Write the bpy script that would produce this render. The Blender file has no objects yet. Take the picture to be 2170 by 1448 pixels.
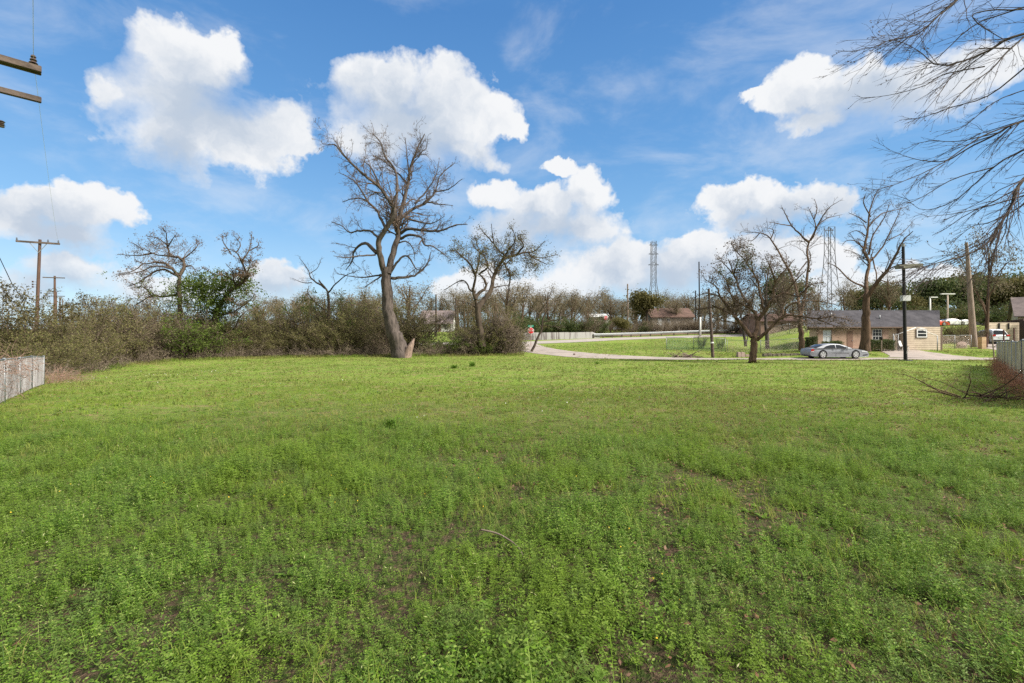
import bpy, bmesh, math, random
import numpy as np
from mathutils import Vector, Matrix
F, CX, CY, EYE = 1024.7, 1085.0, 724.0, 1.6
SC = bpy.context.scene
COL = SC.collection
R = math.radians
rng = np.random.default_rng(7)
random.seed(7)

def P(px, py, Y):                       # photo pixel at depth Y -> point in the place
    return ((px - CX) / F * Y, Y, EYE + (CY - py) / F * Y)
def PX(px, Y): return (px - CX) / F * Y
def PZ(py, Y): return EYE + (CY - py) / F * Y

def sstep(a, b, x):
    t = np.clip((np.asarray(x, float) - a) / (b - a), 0, 1)
    return t * t * (3 - 2 * t)
def lstep(a, b, x): return np.clip((np.asarray(x, float) - a) / (b - a), 0, 1)
def gz(x, y):                            # height of the ground
    x = np.asarray(x, float); y = np.asarray(y, float)
    left = 2.55 * lstep(46, 86, y) + 1.7 * lstep(86, 104, y)
    right = 4.5 * lstep(45, 86, y) + 0.4 * lstep(86, 104, y)
    k = sstep(.49, .62, x / np.maximum(y, 1.))
    z = left * (1 - k) + right * k
    z = z + 6 * lstep(130, 420, y)
    near = (1 - sstep(38, 44, y)) * sstep(1.5, 7, np.hypot(x, y))
    z = z + near * (0.05 * np.sin(x * .55 + 1.3 * np.sin(y * .31)) * np.sin(y * .42 + .7) + .03 * np.sin(x * 1.3 + y * .9) * np.sin(y * 1.1 - x * .4))
    z = z - 0.30 * sstep(13, 24, -x) * (1 - sstep(30, 42, y))
    return z
def g(x, y): return float(gz(x, y))

# ---------------------------------------------------------------- objects
def tag(o, label=None, cat=None, group=None, kind=None):
    if label: o['label'] = label
    if cat: o['category'] = cat
    if group: o['group'] = group
    if kind: o['kind'] = kind
    return o
def thing(name, label, cat, loc, rz=0.0, group=None):
    o = bpy.data.objects.new(name, None); COL.objects.link(o)
    o.empty_display_size = .3
    o.location = loc; o.rotation_euler = (0, 0, rz)
    return tag(o, label, cat, group)
def link(name, me, parent=None, loc=None):
    o = bpy.data.objects.new(name, me); COL.objects.link(o)
    if parent is not None: o.parent = parent
    if loc is not None: o.location = loc
    return o
def copy_tree(o, parent=None):
    c = o.copy(); COL.objects.link(c)
    if parent is not None: c.parent = parent
    for ch in list(o.children): copy_tree(ch, c)
    return c

class MB:
    def __init__(s): s.v = []; s.f = []
    def add(s, vs, fs):
        n = len(s.v); s.v += [tuple(v) for v in vs]; s.f += [tuple(i + n for i in f) for f in fs]; return s
    def box(s, x0, x1, y0, y1, z0, z1):
        return s.add([(x0,y0,z0),(x1,y0,z0),(x1,y1,z0),(x0,y1,z0),(x0,y0,z1),(x1,y0,z1),(x1,y1,z1),(x0,y1,z1)],
                     [(0,3,2,1),(4,5,6,7),(0,1,5,4),(1,2,6,5),(2,3,7,6),(3,0,4,7)])
    def bar(s, a, b, w, h=None):
        a = Vector(a); b = Vector(b); h = h or w
        t = (b - a).normalized(); r = Vector((0,0,1)) if abs(t.z) < .9 else Vector((0,1,0))
        u = t.cross(r).normalized() * w / 2; v = u.cross(t).normalized() * h / 2
        vs = [a-u-v, a+u-v, a+u+v, a-u+v, b-u-v, b+u-v, b+u+v, b-u+v]
        return s.add(vs, [(0,1,2,3),(7,6,5,4),(0,4,5,1),(1,5,6,2),(2,6,7,3),(3,7,4,0)])
    def cyl(s, a, b, r0, r1=None, n=10):
        a = Vector(a); b = Vector(b); r1 = r0 if r1 is None else r1
        t = (b - a).normalized(); r = Vector((0,0,1)) if abs(t.z) < .9 else Vector((0,1,0))
        u = t.cross(r).normalized(); v = u.cross(t)
        vs = []
        for c, rr in ((a, r0), (b, r1)):
            for i in range(n):
                q = 2*math.pi*i/n; vs.append(c + (u*math.cos(q) + v*math.sin(q))*rr)
        fs = [(i, (i+1) % n, n+(i+1) % n, n+i) for i in range(n)] + [tuple(range(n-1,-1,-1)), tuple(range(n,2*n))]
        return s.add(vs, fs)
    def prism(s, poly, y0, y1):         # poly in x,z pushed along y
        n = len(poly)
        vs = [(x,y0,z) for x,z in poly] + [(x,y1,z) for x,z in poly]
        return s.add(vs, [tuple(range(n)), tuple(range(2*n-1,n-1,-1))] + [(i, n+i, n+(i+1)%n, (i+1)%n) for i in range(n)])
    def build(s, name, m, parent=None, loc=None, smooth=False, bevel=0):
        me = bpy.data.meshes.new(name); me.from_pydata(s.v, [], s.f)
        bm = bmesh.new(); bm.from_mesh(me)
        bmesh.ops.recalc_face_normals(bm, faces=bm.faces)
        if bevel: bmesh.ops.bevel(bm, geom=list(bm.edges), offset=bevel, segments=2, affect='EDGES', clamp_overlap=True)
        bm.to_mesh(me); bm.free()
        me.materials.append(m)
        if smooth: me.polygons.foreach_set('use_smooth', [True]*len(me.polygons))
        return link(name, me, parent, loc)

def np_mesh(name, V, quads=None, tris=None, m=None, smooth=False):
    V = np.asarray(V, np.float32).reshape(-1, 3)
    q = np.zeros((0,4), np.int32) if quads is None else np.asarray(quads, np.int32).reshape(-1,4)
    t = np.zeros((0,3), np.int32) if tris is None else np.asarray(tris, np.int32).reshape(-1,3)
    me = bpy.data.meshes.new(name)
    me.vertices.add(len(V)); me.vertices.foreach_set('co', V.ravel())
    me.loops.add(q.size + t.size)
    me.loops.foreach_set('vertex_index', np.concatenate([q.ravel(), t.ravel()]).astype(np.int32))
    me.polygons.add(len(q) + len(t))
    st = np.concatenate([np.arange(len(q))*4, q.size + np.arange(len(t))*3]).astype(np.int32)
    me.polygons.foreach_set('loop_start', st)
    if smooth: me.polygons.foreach_set('use_smooth', np.ones(len(st), bool))
    me.update(calc_edges=True)
    if m: me.materials.append(m)
    return me

# ---------------------------------------------------------------- materials
class NT:
    def __init__(s, nt): s.nt = nt; s.nt.nodes.clear()
    def n(s, typ, ins=None, **kw):
        nd = s.nt.nodes.new(typ)
        for k, v in kw.items(): setattr(nd, k, v)
        for k, v in (ins or {}).items():
            sk = nd.inputs[k]
            if isinstance(v, bpy.types.NodeSocket): s.nt.links.new(v, sk)
            else: sk.default_value = v
        return nd
    def math(s, op, a, b=None, c=None, clamp=False):
        nd = s.nt.nodes.new('ShaderNodeMath'); nd.operation = op; nd.use_clamp = clamp
        for i, v in enumerate((a, b, c)):
            if v is None: continue
            if isinstance(v, bpy.types.NodeSocket): s.nt.links.new(v, nd.inputs[i])
            else: nd.inputs[i].default_value = v
        return nd.outputs[0]
    def vmath(s, op, a, b=None, c=None, out=0):
        nd = s.nt.nodes.new('ShaderNodeVectorMath'); nd.operation = op
        for i, v in enumerate((a, b, c)):
            if v is None: continue
            if isinstance(v, bpy.types.NodeSocket): s.nt.links.new(v, nd.inputs[i])
            else: nd.inputs[i].default_value = v
        return nd.outputs[out]
    def mix(s, f, a, b, blend='MIX'):
        nd = s.nt.nodes.new('ShaderNodeMix'); nd.data_type = 'RGBA'; nd.blend_type = blend
        for i, v in ((0, f), (6, a), (7, b)):
            if isinstance(v, bpy.types.NodeSocket): s.nt.links.new(v, nd.inputs[i])
            elif i == 0: nd.inputs[i].default_value = v
            else: nd.inputs[i].default_value = (*v[:3], 1)
        return nd.outputs[2]
    def ramp(s, f, stops, interp='LINEAR'):
        nd = s.nt.nodes.new('ShaderNodeValToRGB'); cr = nd.color_ramp; cr.interpolation = interp
        while len(cr.elements) > 1: cr.elements.remove(cr.elements[-1])
        for i, (p, c) in enumerate(stops):
            e = cr.elements[0] if i == 0 else cr.elements.new(p)
            e.position = p; e.color = (*c[:3], 1) if hasattr(c, '__len__') else (c, c, c, 1)
        s.nt.links.new(f, nd.inputs[0]); return nd.outputs[0]
    def noise(s, vec, scale, detail=4, rough=.55, dist=0):
        nd = s.n('ShaderNodeTexNoise', {'Scale': scale, 'Detail': detail, 'Roughness': rough, 'Distortion': dist})
        if vec is not None: s.nt.links.new(vec, nd.inputs['Vector'])
        return nd.outputs[0]
    def mr(s, v, a, b, c=0., d=1., interp='SMOOTHSTEP'):
        nd = s.n('ShaderNodeMapRange', {'From Min': a, 'From Max': b, 'To Min': c, 'To Max': d}, interpolation_type=interp)
        s.nt.links.new(v, nd.inputs[0]); return nd.outputs[0]

def new_mat(name):
    m = bpy.data.materials.new(name); m.use_nodes = True
    t = NT(m.node_tree); out = t.n('ShaderNodeOutputMaterial')
    return m, t, out
def mat(name, c1, c2=None, rough=.8, scale=4., detail=5, metal=0., bump=0., bscale=None, stretch=(1,1,1), spec=.3, c3=None, lo=.35, hi=.65):
    m, t, out = new_mat(name)
    co = t.n('ShaderNodeTexCoord').outputs['Object']
    v = t.n('ShaderNodeMapping', {'Vector': co, 'Scale': stretch}).outputs[0]
    c2 = c2 or tuple(x*.7 for x in c1)
    f = t.noise(v, scale, detail, .6)
    st = [(lo, c1), (hi, c2)] if c3 is None else [(lo, c1), ((lo+hi)/2, c3), (hi, c2)]
    col = t.ramp(f, st)
    b = t.n('ShaderNodeBsdfPrincipled', {'Base Color': col, 'Roughness': rough, 'Metallic': metal, 'Specular IOR Level': spec})
    if bump:
        h = t.noise(v, bscale or scale*4, 4, .6)
        t.nt.links.new(t.n('ShaderNodeBump', {'Strength': bump, 'Distance': .05, 'Height': h}).outputs[0], b.inputs['Normal'])
    t.nt.links.new(b.outputs[0], out.inputs[0]); return m
def bark_mat(name, c1, c2, scale=3., bump=.8):
    m, t, out = new_mat(name)
    co = t.n('ShaderNodeTexCoord').outputs['Object']
    v = t.n('ShaderNodeMapping', {'Vector': co, 'Scale': (4, 4, .8)}).outputs[0]
    f = t.noise(v, scale*.45, 7, .72, .8)
    f2 = t.noise(co, .7, 3)
    col = t.mix(t.mr(f, .38, .66), c1, c2)
    col = t.mix(t.math('MULTIPLY', t.mr(f2, .5, .75), .5), col, tuple(x*1.5 for x in c2))
    b = t.n('ShaderNodeBsdfPrincipled', {'Base Color': col, 'Roughness': .95, 'Specular IOR Level': .15})
    t.nt.links.new(t.n('ShaderNodeBump', {'Strength': bump, 'Distance': .06, 'Height': f}).outputs[0], b.inputs['Normal'])
    t.nt.links.new(b.outputs[0], out.inputs[0]); return m
def leaf_mat(name, cols, trans=.35, rough=.6, patch=None, psc=.35, patch2=None):
    m, t, out = new_mat(name)
    gi = t.n('ShaderNodeNewGeometry')
    col = t.ramp(gi.outputs['Random Per Island'], [(i/max(1,len(cols)-1), c) for i, c in enumerate(cols)])
    if patch:
        f = t.mr(t.noise(gi.outputs['Position'], psc, 3), .42, .62)
        col = t.mix(f, col, t.mix(.65, col, patch))
    if patch2:
        f = t.mr(t.noise(gi.outputs['Position'], psc*5, 5, .65), .5, .66)
        col = t.mix(t.math('MULTIPLY', f, .6), col, patch2)
    b = t.n('ShaderNodeBsdfPrincipled', {'Base Color': col, 'Roughness': rough, 'Specular IOR Level': .12})
    tr = t.n('ShaderNodeBsdfTranslucent', {'Color': col})
    mx = t.n('ShaderNodeMixShader', {0: trans, 1: b.outputs[0], 2: tr.outputs[0]})
    t.nt.links.new(mx.outputs[0], out.inputs[0]); return m

# ---------------------------------------------------------------- tubes, twigs, leaves
def nrm(a): return a / np.maximum(np.linalg.norm(a, axis=-1, keepdims=True), 1e-9)
def catmull(pts, n):
    p = np.asarray(pts, float)
    if len(p) == 2: 
        t = np.linspace(0,1,n)[:,None]; return p[0]*(1-t)+p[1]*t
    e = np.vstack([2*p[0]-p[1], p, 2*p[-1]-p[-2]])
    out = []
    for u in np.linspace(0, len(p)-1-1e-6, n):
        i = int(u); t = u-i; a,b,c,d = e[i],e[i+1],e[i+2],e[i+3]
        out.append(.5*((2*b)+(-a+c)*t+(2*a-5*b+4*c-d)*t*t+(-a+3*b-3*c+d)*t**3))
    return np.array(out)
def tubes(batches):
    Vs=[]; Qs=[]; n0=0
    for pts, rad, s in batches:
        T,n,_ = pts.shape
        if T == 0: continue
        tg = nrm(np.gradient(pts, axis=1))
        mt = nrm(tg.mean(1))
        ref = np.where(np.abs(mt[:,2:3]) < .8, np.array([[0,0,1.]]), np.array([[1.,0,0]]))[:,None,:]
        u = nrm(np.cross(tg, ref)); v = np.cross(tg, u)
        q = np.arange(s)*2*np.pi/s
        V = pts[:,:,None,:] + rad[:,:,None,None]*(np.cos(q)[:,None]*u[:,:,None,:] + np.sin(q)[:,None]*v[:,:,None,:])
        idx = np.arange(T*n*s).reshape(T,n,s) + n0
        nx = np.roll(idx, -1, axis=2)
        Q = np.stack([idx[:,:-1], nx[:,:-1], nx[:,1:], idx[:,1:]], -1).reshape(-1,4)
        Vs.append(V.reshape(-1,3)); Qs.append(Q); n0 += T*n*s
    return np.concatenate(Vs), np.concatenate(Qs)
def spawn(pts, rad, dens, tmin, ang, lenf, rf, n, jit, up=0., lmin=.1, lmax=9., const=None, rmin=.004, taper=.35, bias=None):
    T,m,_ = pts.shape
    if T == 0: return np.zeros((0,n,3)), np.zeros((0,n))
    pl = np.linalg.norm(np.diff(pts,axis=1),axis=2).sum(1)
    cnt = (np.full(T,const) if const is not None else np.floor(pl*dens + rng.random(T))).astype(int)
    idx = np.repeat(np.arange(T), cnt); N = len(idx)
    if N == 0: return np.zeros((0,n,3)), np.zeros((0,n))
    t = rng.uniform(tmin, 1, N); f = t*(m-1)*.999; i0 = f.astype(int); fr=(f-i0)[:,None]
    pos = pts[idx,i0]*(1-fr)+pts[idx,i0+1]*fr
    tan = nrm(pts[idx,i0+1]-pts[idx,i0])
    r = rad[idx,i0]*(1-fr[:,0])+rad[idx,i0+1]*fr[:,0]
    L = np.clip(pl[idx]*lenf*rng.uniform(.5,1.25,N)*(1.25-.92*t), lmin, lmax)
    pr = nrm(np.cross(tan, nrm(rng.normal(size=(N,3)))))
    a = R(ang)*rng.uniform(.6,1.35,N)[:,None]
    d = nrm(np.cos(a)*tan + np.sin(a)*pr + np.array([0,0,up]) + (0 if bias is None else np.asarray(bias)))
    st = (L/(n-1))[:,None]
    out = np.zeros((N,n,3)); out[:,0]=pos
    for k in range(1,n):
        out[:,k] = out[:,k-1] + d*st
        d = nrm(d + rng.normal(size=(N,3))*jit + np.array([0,0,up*.3]))
    cr = np.maximum(r*rf*rng.uniform(.7,1.1,N), rmin)
    rr = cr[:,None]*np.linspace(1,taper,n)[None,:]
    return out, rr
def leaves_at(pts, count, size, spread=.1, asp=.45, flat=0.):
    p = pts.reshape(-1,3)
    c = p[rng.integers(0,len(p),count)] + rng.normal(size=(count,3))*spread
    return leaf_quads(c, size*rng.uniform(.6,1.4,count), asp, flat)
def leaf_quads(c, s, asp=.45, flat=0.):
    N=len(c)
    a = nrm(rng.normal(size=(N,3))*np.array([1,1,1-flat])); b = nrm(np.cross(a, nrm(rng.normal(size=(N,3))*np.array([1-flat,1-flat,1]))))
    s = s[:,None]
    V = np.stack([c-a*s*.5, c+b*s*asp*.5, c+a*s*.5, c-b*s*asp*.5],1).reshape(-1,3)
    return V, np.arange(N*4).reshape(-1,4)
def join(*vq):
    Vs=[];Qs=[];n=0
    for V,Q in vq: Vs.append(V);Qs.append(Q+n);n+=len(V)
    return np.concatenate(Vs), np.concatenate(Qs)
# ================================================================ camera, light, sky
cam = bpy.data.cameras.new('camera'); camo = bpy.data.objects.new('camera', cam); COL.objects.link(camo)
cam.sensor_width = 36; cam.lens = 17.0; cam.clip_start = .05; cam.clip_end = 6000
camo.location = (0,0,EYE); camo.rotation_euler = (R(90),0,0); SC.camera = camo
EXPO = 1.4
SUN_EL, SUN_AZ = 41.0, 114.0      # azimuth clockwise from +Y
sl = bpy.data.lights.new('sun','SUN'); sl.energy = 3.6; sl.angle = R(20); sl.color=(1,.95,.87)
so = bpy.data.objects.new('sun', sl); COL.objects.link(so)
sd = Vector((math.sin(R(SUN_AZ))*math.cos(R(SUN_EL)), math.cos(R(SUN_AZ))*math.cos(R(SUN_EL)), math.sin(R(SUN_EL))))
so.rotation_euler = sd.to_track_quat('Z','Y').to_euler(); so.location = sd*80
SC.view_settings.view_transform='Standard'; SC.view_settings.look='None'; SC.view_settings.exposure=EXPO; SC.view_settings.gamma=1
SC.render.engine='CYCLES'
cy=SC.cycles; cy.max_bounces=5; cy.diffuse_bounces=2; cy.glossy_bounces=2; cy.transmission_bounces=3; cy.transparent_max_bounces=6
cy.use_denoising=False; cy.sample_clamp_indirect=4; cy.caustics_reflective=False; cy.caustics_refractive=False

W = bpy.data.worlds.new('World'); SC.world = W; W.use_nodes = True
t = NT(W.node_tree)
WS = .1; SKYV = 1.0
gen = t.n('ShaderNodeTexCoord').outputs['Generated']
sky = t.n('ShaderNodeTexSky', sky_type='NISHITA', sun_disc=False)
sky.sun_elevation=R(SUN_EL); sky.sun_rotation=R(SUN_AZ); sky.air_density=1.0; sky.dust_density=.3; sky.ozone_density=2.2
sep = t.n('ShaderNodeSeparateXYZ', {0: gen})
az = t.math('ARCTAN2', sep.outputs[0], sep.outputs[1]); el = t.math('ARCSINE', sep.outputs[2])
ae = t.n('ShaderNodeCombineXYZ', {0: az, 1: el, 2: 0.}).outputs[0]
# one drifting warp breaks the cloud masses into puffs
def nvec(scale, detail, rough=.55):
    nd = t.n('ShaderNodeTexNoise', {'Scale': scale, 'Detail': detail, 'Roughness': rough, 'Vector': gen})
    return t.vmath('SUBTRACT', nd.outputs[1], (.5,.5,.5))
w1 = t.vmath('MULTIPLY', nvec(7, 5, .6), (.12,.10,0))
w2 = t.vmath('MULTIPLY', nvec(30, 4, .62), (.045,.04,0))
wp = t.vmath('ADD', t.vmath('ADD', ae, w1), w2)
BL = [ # cloud masses: centre and half-size as seen in the picture, turned into sky directions below
 (395,130,125,95),(330,95,70,45),(455,95,62,45),(355,215,135,95),(350,285,125,80),(235,190,60,35),(470,285,160,80),(590,280,95,65),(395,330,90,65),(640,300,50,35),
 (830,205,125,85),(925,205,115,85),(870,270,190,80),(1010,250,85,65),(745,285,65,50),(980,310,80,45),(1075,262,48,26),
 (1160,440,115,42),(1240,420,62,60),(1140,485,140,45),(1250,490,80,45),(1035,420,55,36),(1185,360,45,18),
 (1690,200,115,45),(1725,165,80,45),(1800,195,130,55),(1910,185,130,60),(2060,150,150,60),(1735,255,65,28),(1600,207,55,18),
 (1560,430,75,42),(1660,440,95,42),(1750,438,55,42),(1610,465,90,25),
 (110,440,125,52),(50,465,90,50),(222,445,78,48),(130,495,130,35),(150,570,95,42),(60,610,90,40),
 (590,590,70,42),(560,610,90,35),(1500,522,105,36),(1600,510,85,32),(1450,570,150,52),(1300,580,170,55),(1700,560,110,40),(1640,540,85,35),(1230,600,100,40),(1120,610,110,34),(1000,600,80,34),(1830,610,150,36),(1960,600,120,30),(340,610,110,34),]
def todir(px,py):
    dx=(px-CX)/F; dz=(CY-py)/F
    return math.atan(dx), math.atan(dz/math.hypot(1,dx))
acc=None
for px,py,rx,ry in BL:
    a,e=todir(px,py); ra=abs(todir(px+rx,py)[0]-todir(px-rx,py)[0])/2; re=abs(todir(px,py-ry)[1]-todir(px,py+ry)[1])/2
    inv=(1/ra,1/re,0.)
    ln=t.vmath('LENGTH', t.vmath('MULTIPLY_ADD', wp, inv, (-a/ra,-e/re,0)), out=1)
    acc = ln if acc is None else t.math('SMOOTH_MIN', acc, ln, .35)
fb = t.noise(gen, 16, 8, .6)
fb2 = t.noise(gen, 5, 4, .55)
# unseen cloud behind and overhead, spread wide to raise the ambient fill light
fill_cloud = t.math('MULTIPLY', t.mr(t.noise(gen, 2.2, 5, .6), .34, .5), t.mr(sep.outputs[1], .45, .1))
acc2 = None
for px,py,rx,ry in [(430,190,210,130),(860,215,160,110),(880,280,190,75),(1150,470,170,70),(1830,195,230,75),(1640,445,150,55),(130,465,160,70),(150,590,150,60),(1450,570,230,75),(590,600,90,50),(370,300,110,80)]:
    py=py+ry*.38; a,e=todir(px,py); ra=abs(todir(px+rx,py)[0]-todir(px-rx,py)[0])/2; re=abs(todir(px,py-ry)[1]-todir(px,py+ry)[1])/2
    l2=t.vmath('LENGTH', t.vmath('MULTIPLY_ADD', wp, (1/ra,1/re,0.), (-a/ra,-e/re,0)), out=1)
    acc2 = l2 if acc2 is None else t.math('SMOOTH_MIN', acc2, l2, .3)
puff = t.noise(wp, 11, 6, .56)
sh0 = t.math('SUBTRACT', 1., acc2)
vo = t.n('ShaderNodeTexVoronoi', {'Scale': 17., 'Smoothness': .35, 'Vector': t.vmath('ADD', gen, t.vmath('MULTIPLY', nvec(20, 3), (.03,.03,.03)))}, feature='SMOOTH_F1').outputs[0]
d = t.math('ADD', t.math('ADD', t.math('SUBTRACT', 1.17, acc), t.math('MULTIPLY', t.math('SUBTRACT', .45, vo), .55)), t.math('MULTIPLY', t.math('SUBTRACT', fb, .5), .85))
soft = t.mr(t.math('ADD', sh0, t.math('MULTIPLY', t.math('SUBTRACT', fb2, .5), 2.2)), -.25, .8, .25, .85)
al = t.math('SMOOTH_MIN', t.math('DIVIDE', t.math('MAXIMUM', d, 0.), soft), 1., .25)
al = t.math('MAXIMUM', t.math('MINIMUM', al, 1.), fill_cloud)
# cloud bodies: lit crests, greyer hollows between the puffs
up = t.math('ADD', t.math('SUBTRACT', 1., acc2), t.math('MULTIPLY', t.math('SUBTRACT', puff, .5), 2.4))
sh = t.mr(up, -.45, .95)
K = 1/(2**EXPO*WS)
white = tuple(x*K for x in (.92,.935,.955)); grey = tuple(x*K for x in (.53,.615,.735))
ccol = t.mix(sh, white, grey)
hs = t.n('ShaderNodeHueSaturation', {'Hue': .5, 'Saturation': 1.0, 'Value': SKYV, 'Color': sky.outputs[0]}).outputs[0]
# thin high veil
veil = t.math('MULTIPLY', t.mr(t.noise(t.vmath('MULTIPLY', gen, (1.2,1,3.)), 3.2, 6, .6, .4), .44, .74), .34)
def lin(c): return tuple(((v/255+.055)/1.055)**2.4 for v in c)
grad = t.ramp(t.mr(el, 0., .7, interp='LINEAR'), [(p, tuple(x*K for x in lin(c))) for p,c in ((0.,(176,206,228)),(.12,(166,204,231)),(.3,(120,178,226)),(.55,(88,153,214)),(.85,(66,131,198)))])
base = t.mix(.8, hs, grad)
base = t.mix(veil, base, white)
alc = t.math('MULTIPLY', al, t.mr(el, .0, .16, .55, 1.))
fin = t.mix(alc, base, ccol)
bg = t.n('ShaderNodeBackground', {'Color': fin, 'Strength': WS})
t.nt.links.new(bg.outputs[0], t.n('ShaderNodeOutputWorld').inputs[0])
try:
    W.cycles.sampling_method='MANUAL'; W.cycles.sample_map_resolution=512
except Exception: pass
# ================================================================ ground, road
def ground_mat():
    m,t,out=new_mat('lawn ground')
    pos=t.n('ShaderNodeNewGeometry').outputs['Position']
    a=t.noise(pos,.22,4,.6); b=t.noise(pos,1.6,6,.68); c=t.noise(pos,14,4,.7)
    col=t.mix(t.mr(a,.42,.6), GRASS_A, GRASS_B)
    col=t.mix(t.math('MULTIPLY',t.mr(b,.48,.64),.8), col, GRASS_C)
    col=t.mix(t.math('MULTIPLY',t.mr(c,.5,.72),.6), col, SOIL)
    sp=t.n('ShaderNodeSeparateXYZ',{0:pos})
    d=t.vmath('LENGTH',pos,out=1)
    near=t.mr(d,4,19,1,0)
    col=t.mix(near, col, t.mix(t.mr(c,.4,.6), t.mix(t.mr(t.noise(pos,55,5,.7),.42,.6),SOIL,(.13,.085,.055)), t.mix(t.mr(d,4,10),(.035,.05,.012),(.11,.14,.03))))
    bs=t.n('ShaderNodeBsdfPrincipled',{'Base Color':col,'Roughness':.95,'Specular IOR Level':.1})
    h=t.math('ADD',t.noise(pos,9,5,.75),b)
    t.nt.links.new(t.n('ShaderNodeBump',{'Strength':.9,'Distance':.12,'Height':h}).outputs[0],bs.inputs['Normal'])
    t.nt.links.new(bs.outputs[0],out.inputs[0]); return m
GRASS_A=(.168,.24,.036); GRASS_B=(.136,.205,.03); GRASS_C=(.27,.215,.095); SOIL=(.055,.040,.024)
def axis(lo,hi,dense,step,grow):
    a=[0.]; 
    while a[-1]<hi: a.append(a[-1]+(step if a[-1]<dense else (a[-1]-dense)*grow+step))
    b=[0.]
    while b[-1]>lo: b.append(b[-1]-(step if -b[-1]<abs(lo if abs(lo)<dense else dense) else (-b[-1]-dense)*grow+step))
    return np.array(sorted(set(b+a)))
gx=axis(-1500,1500,62,.55,.25); gy=axis(-60,2500,110,.5,.25)
X,Y=np.meshgrid(gx,gy); Z=gz(X,Y)
nx,ny=len(gx),len(gy); ii=np.arange(nx*ny).reshape(ny,nx)
Q=np.stack([ii[:-1,:-1],ii[:-1,1:],ii[1:,1:],ii[1:,:-1]],-1)
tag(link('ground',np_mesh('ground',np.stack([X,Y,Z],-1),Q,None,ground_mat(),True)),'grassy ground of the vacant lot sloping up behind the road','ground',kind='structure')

concrete=mat('pinkish concrete',(.33,.275,.235),(.20,.165,.14),.9,.8,9,bump=.25,bscale=30,c3=(.29,.245,.21),lo=.3,hi=.72)
asph=mat('worn grey road',(.33,.29,.25),(.26,.23,.20),.9,1.5,6)
def strip(name,path,width,m,label,cat,lift=.02,n=90):
    p=catmull([(x,y,0) for x,y in path],n)[:,:2]
    tg=nrm(np.gradient(p,axis=0)); nv=np.stack([-tg[:,1],tg[:,0]],1)
    w=np.interp(np.linspace(0,1,n),np.linspace(0,1,len(width)),width)[:,None]
    k=7; V=[]
    for s in np.linspace(-.5,.5,k):
        e=p+nv*w*s*(1+.02*np.sin(np.arange(n)*1.7)+.02*np.sin(np.arange(n)*.61+s*3))[:,None]; V.append(np.column_stack([e,gz(e[:,0],e[:,1])+lift]))
    V=np.stack(V,1); i=np.arange(n*k).reshape(n,k)
    Qs=np.stack([i[:-1,:-1],i[:-1,1:],i[1:,1:],i[1:,:-1]],-1)
    return tag(link(name,np_mesh(name,V,Qs,None,m,True)),label,cat,kind='structure')
strip('road',[(75,43.2),(42,43.2),(30,43.2),(21,43.4),(14,44.8),(8.5,48.0),(4.6,52.5),(2.3,58),(.9,65),(.2,70)],[4.6,4.6,4.6,4.6,4.6,5.0,5.0,4.8,5,6],concrete,'pale concrete lane curving along the far edge of the lawn','road',.024,140)
strip('upper_road',[(-40,62),(-20,65),(-6,66.5),(2,68.2),(9,72),(16,77),(27,82.5),(38,86.5),(47,88.5)],[5,5,5,5,5,5],asph,'pale street rising behind the grass island','road',.03,140)
strip('driveway',[(40.0,45.4),(40.2,47.5),(40.6,50),(40.8,51.6)],[8.6,6.0,4.4,4.3],concrete,'concrete driveway leading to the tan garage','driveway',.028,30)
strip('gate_drive',[(52.0,45.2),(52.5,48),(53.6,53),(57,62)],[4.2,3.6,3.6,4],concrete,'concrete drive running to the iron gate','driveway',.028,30)
# ================================================================ trees
BARK_GREY=bark_mat('pecan bark',(.112,.09,.077),(.034,.028,.024))
BARK_BROWN=bark_mat('brown bark',(.13,.085,.055),(.045,.03,.02))
BARK_DARK=bark_mat('dark bark',(.085,.065,.047),(.035,.026,.02))
TWIG=mat('twig bark',(.13,.092,.067),(.07,.05,.038),.95,2,3)
TWIG_PALE=mat('pale dead twig',(.22,.17,.13),(.12,.09,.065),.95,2,3)
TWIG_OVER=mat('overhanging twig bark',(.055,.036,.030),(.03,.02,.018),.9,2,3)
BROKEN=mat('splintered pale wood',(.34,.24,.19),(.15,.105,.085),.9,3,6,bump=.6,stretch=(4,4,.7))
L_DEAD=leaf_mat('dead brown leaf',[(.085,.062,.046),(.13,.09,.066),(.06,.046,.037)],.2)
L_DRY=leaf_mat('dry pale brown leaf',[(.10,.072,.052),(.17,.125,.095),(.075,.056,.043),(.21,.165,.13)],.25)
L_BUD=leaf_mat('rusty bud',[(.14,.095,.06),(.18,.12,.075),(.11,.085,.05)],.3)
L_OLIVE=leaf_mat('olive leaf',[(.11,.10,.035),(.15,.13,.045),(.08,.075,.03)],.35)
L_GREEN=leaf_mat('fresh green leaf',[(.075,.115,.02),(.115,.165,.025),(.06,.085,.02),(.16,.19,.05)],.4)
L_DKGREEN=leaf_mat('dark evergreen leaf',[(.05,.075,.024),(.08,.105,.035),(.11,.12,.045)],.3)
L_MIST=leaf_mat('mistletoe leaf',[(.05,.065,.015),(.075,.09,.02)],.3)
L_JUNI=leaf_mat('juniper needle',[(.085,.075,.03),(.12,.10,.045),(.06,.055,.022)],.25)
L_BRUSH=leaf_mat('brown brush leaf',[(.175,.135,.085),(.23,.185,.125),(.125,.105,.06),(.195,.17,.095)],.3)
L_BRUSHG=leaf_mat('olive brush leaf',[(.125,.13,.045),(.19,.185,.065),(.17,.13,.065),(.09,.10,.035)],.35)

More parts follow.
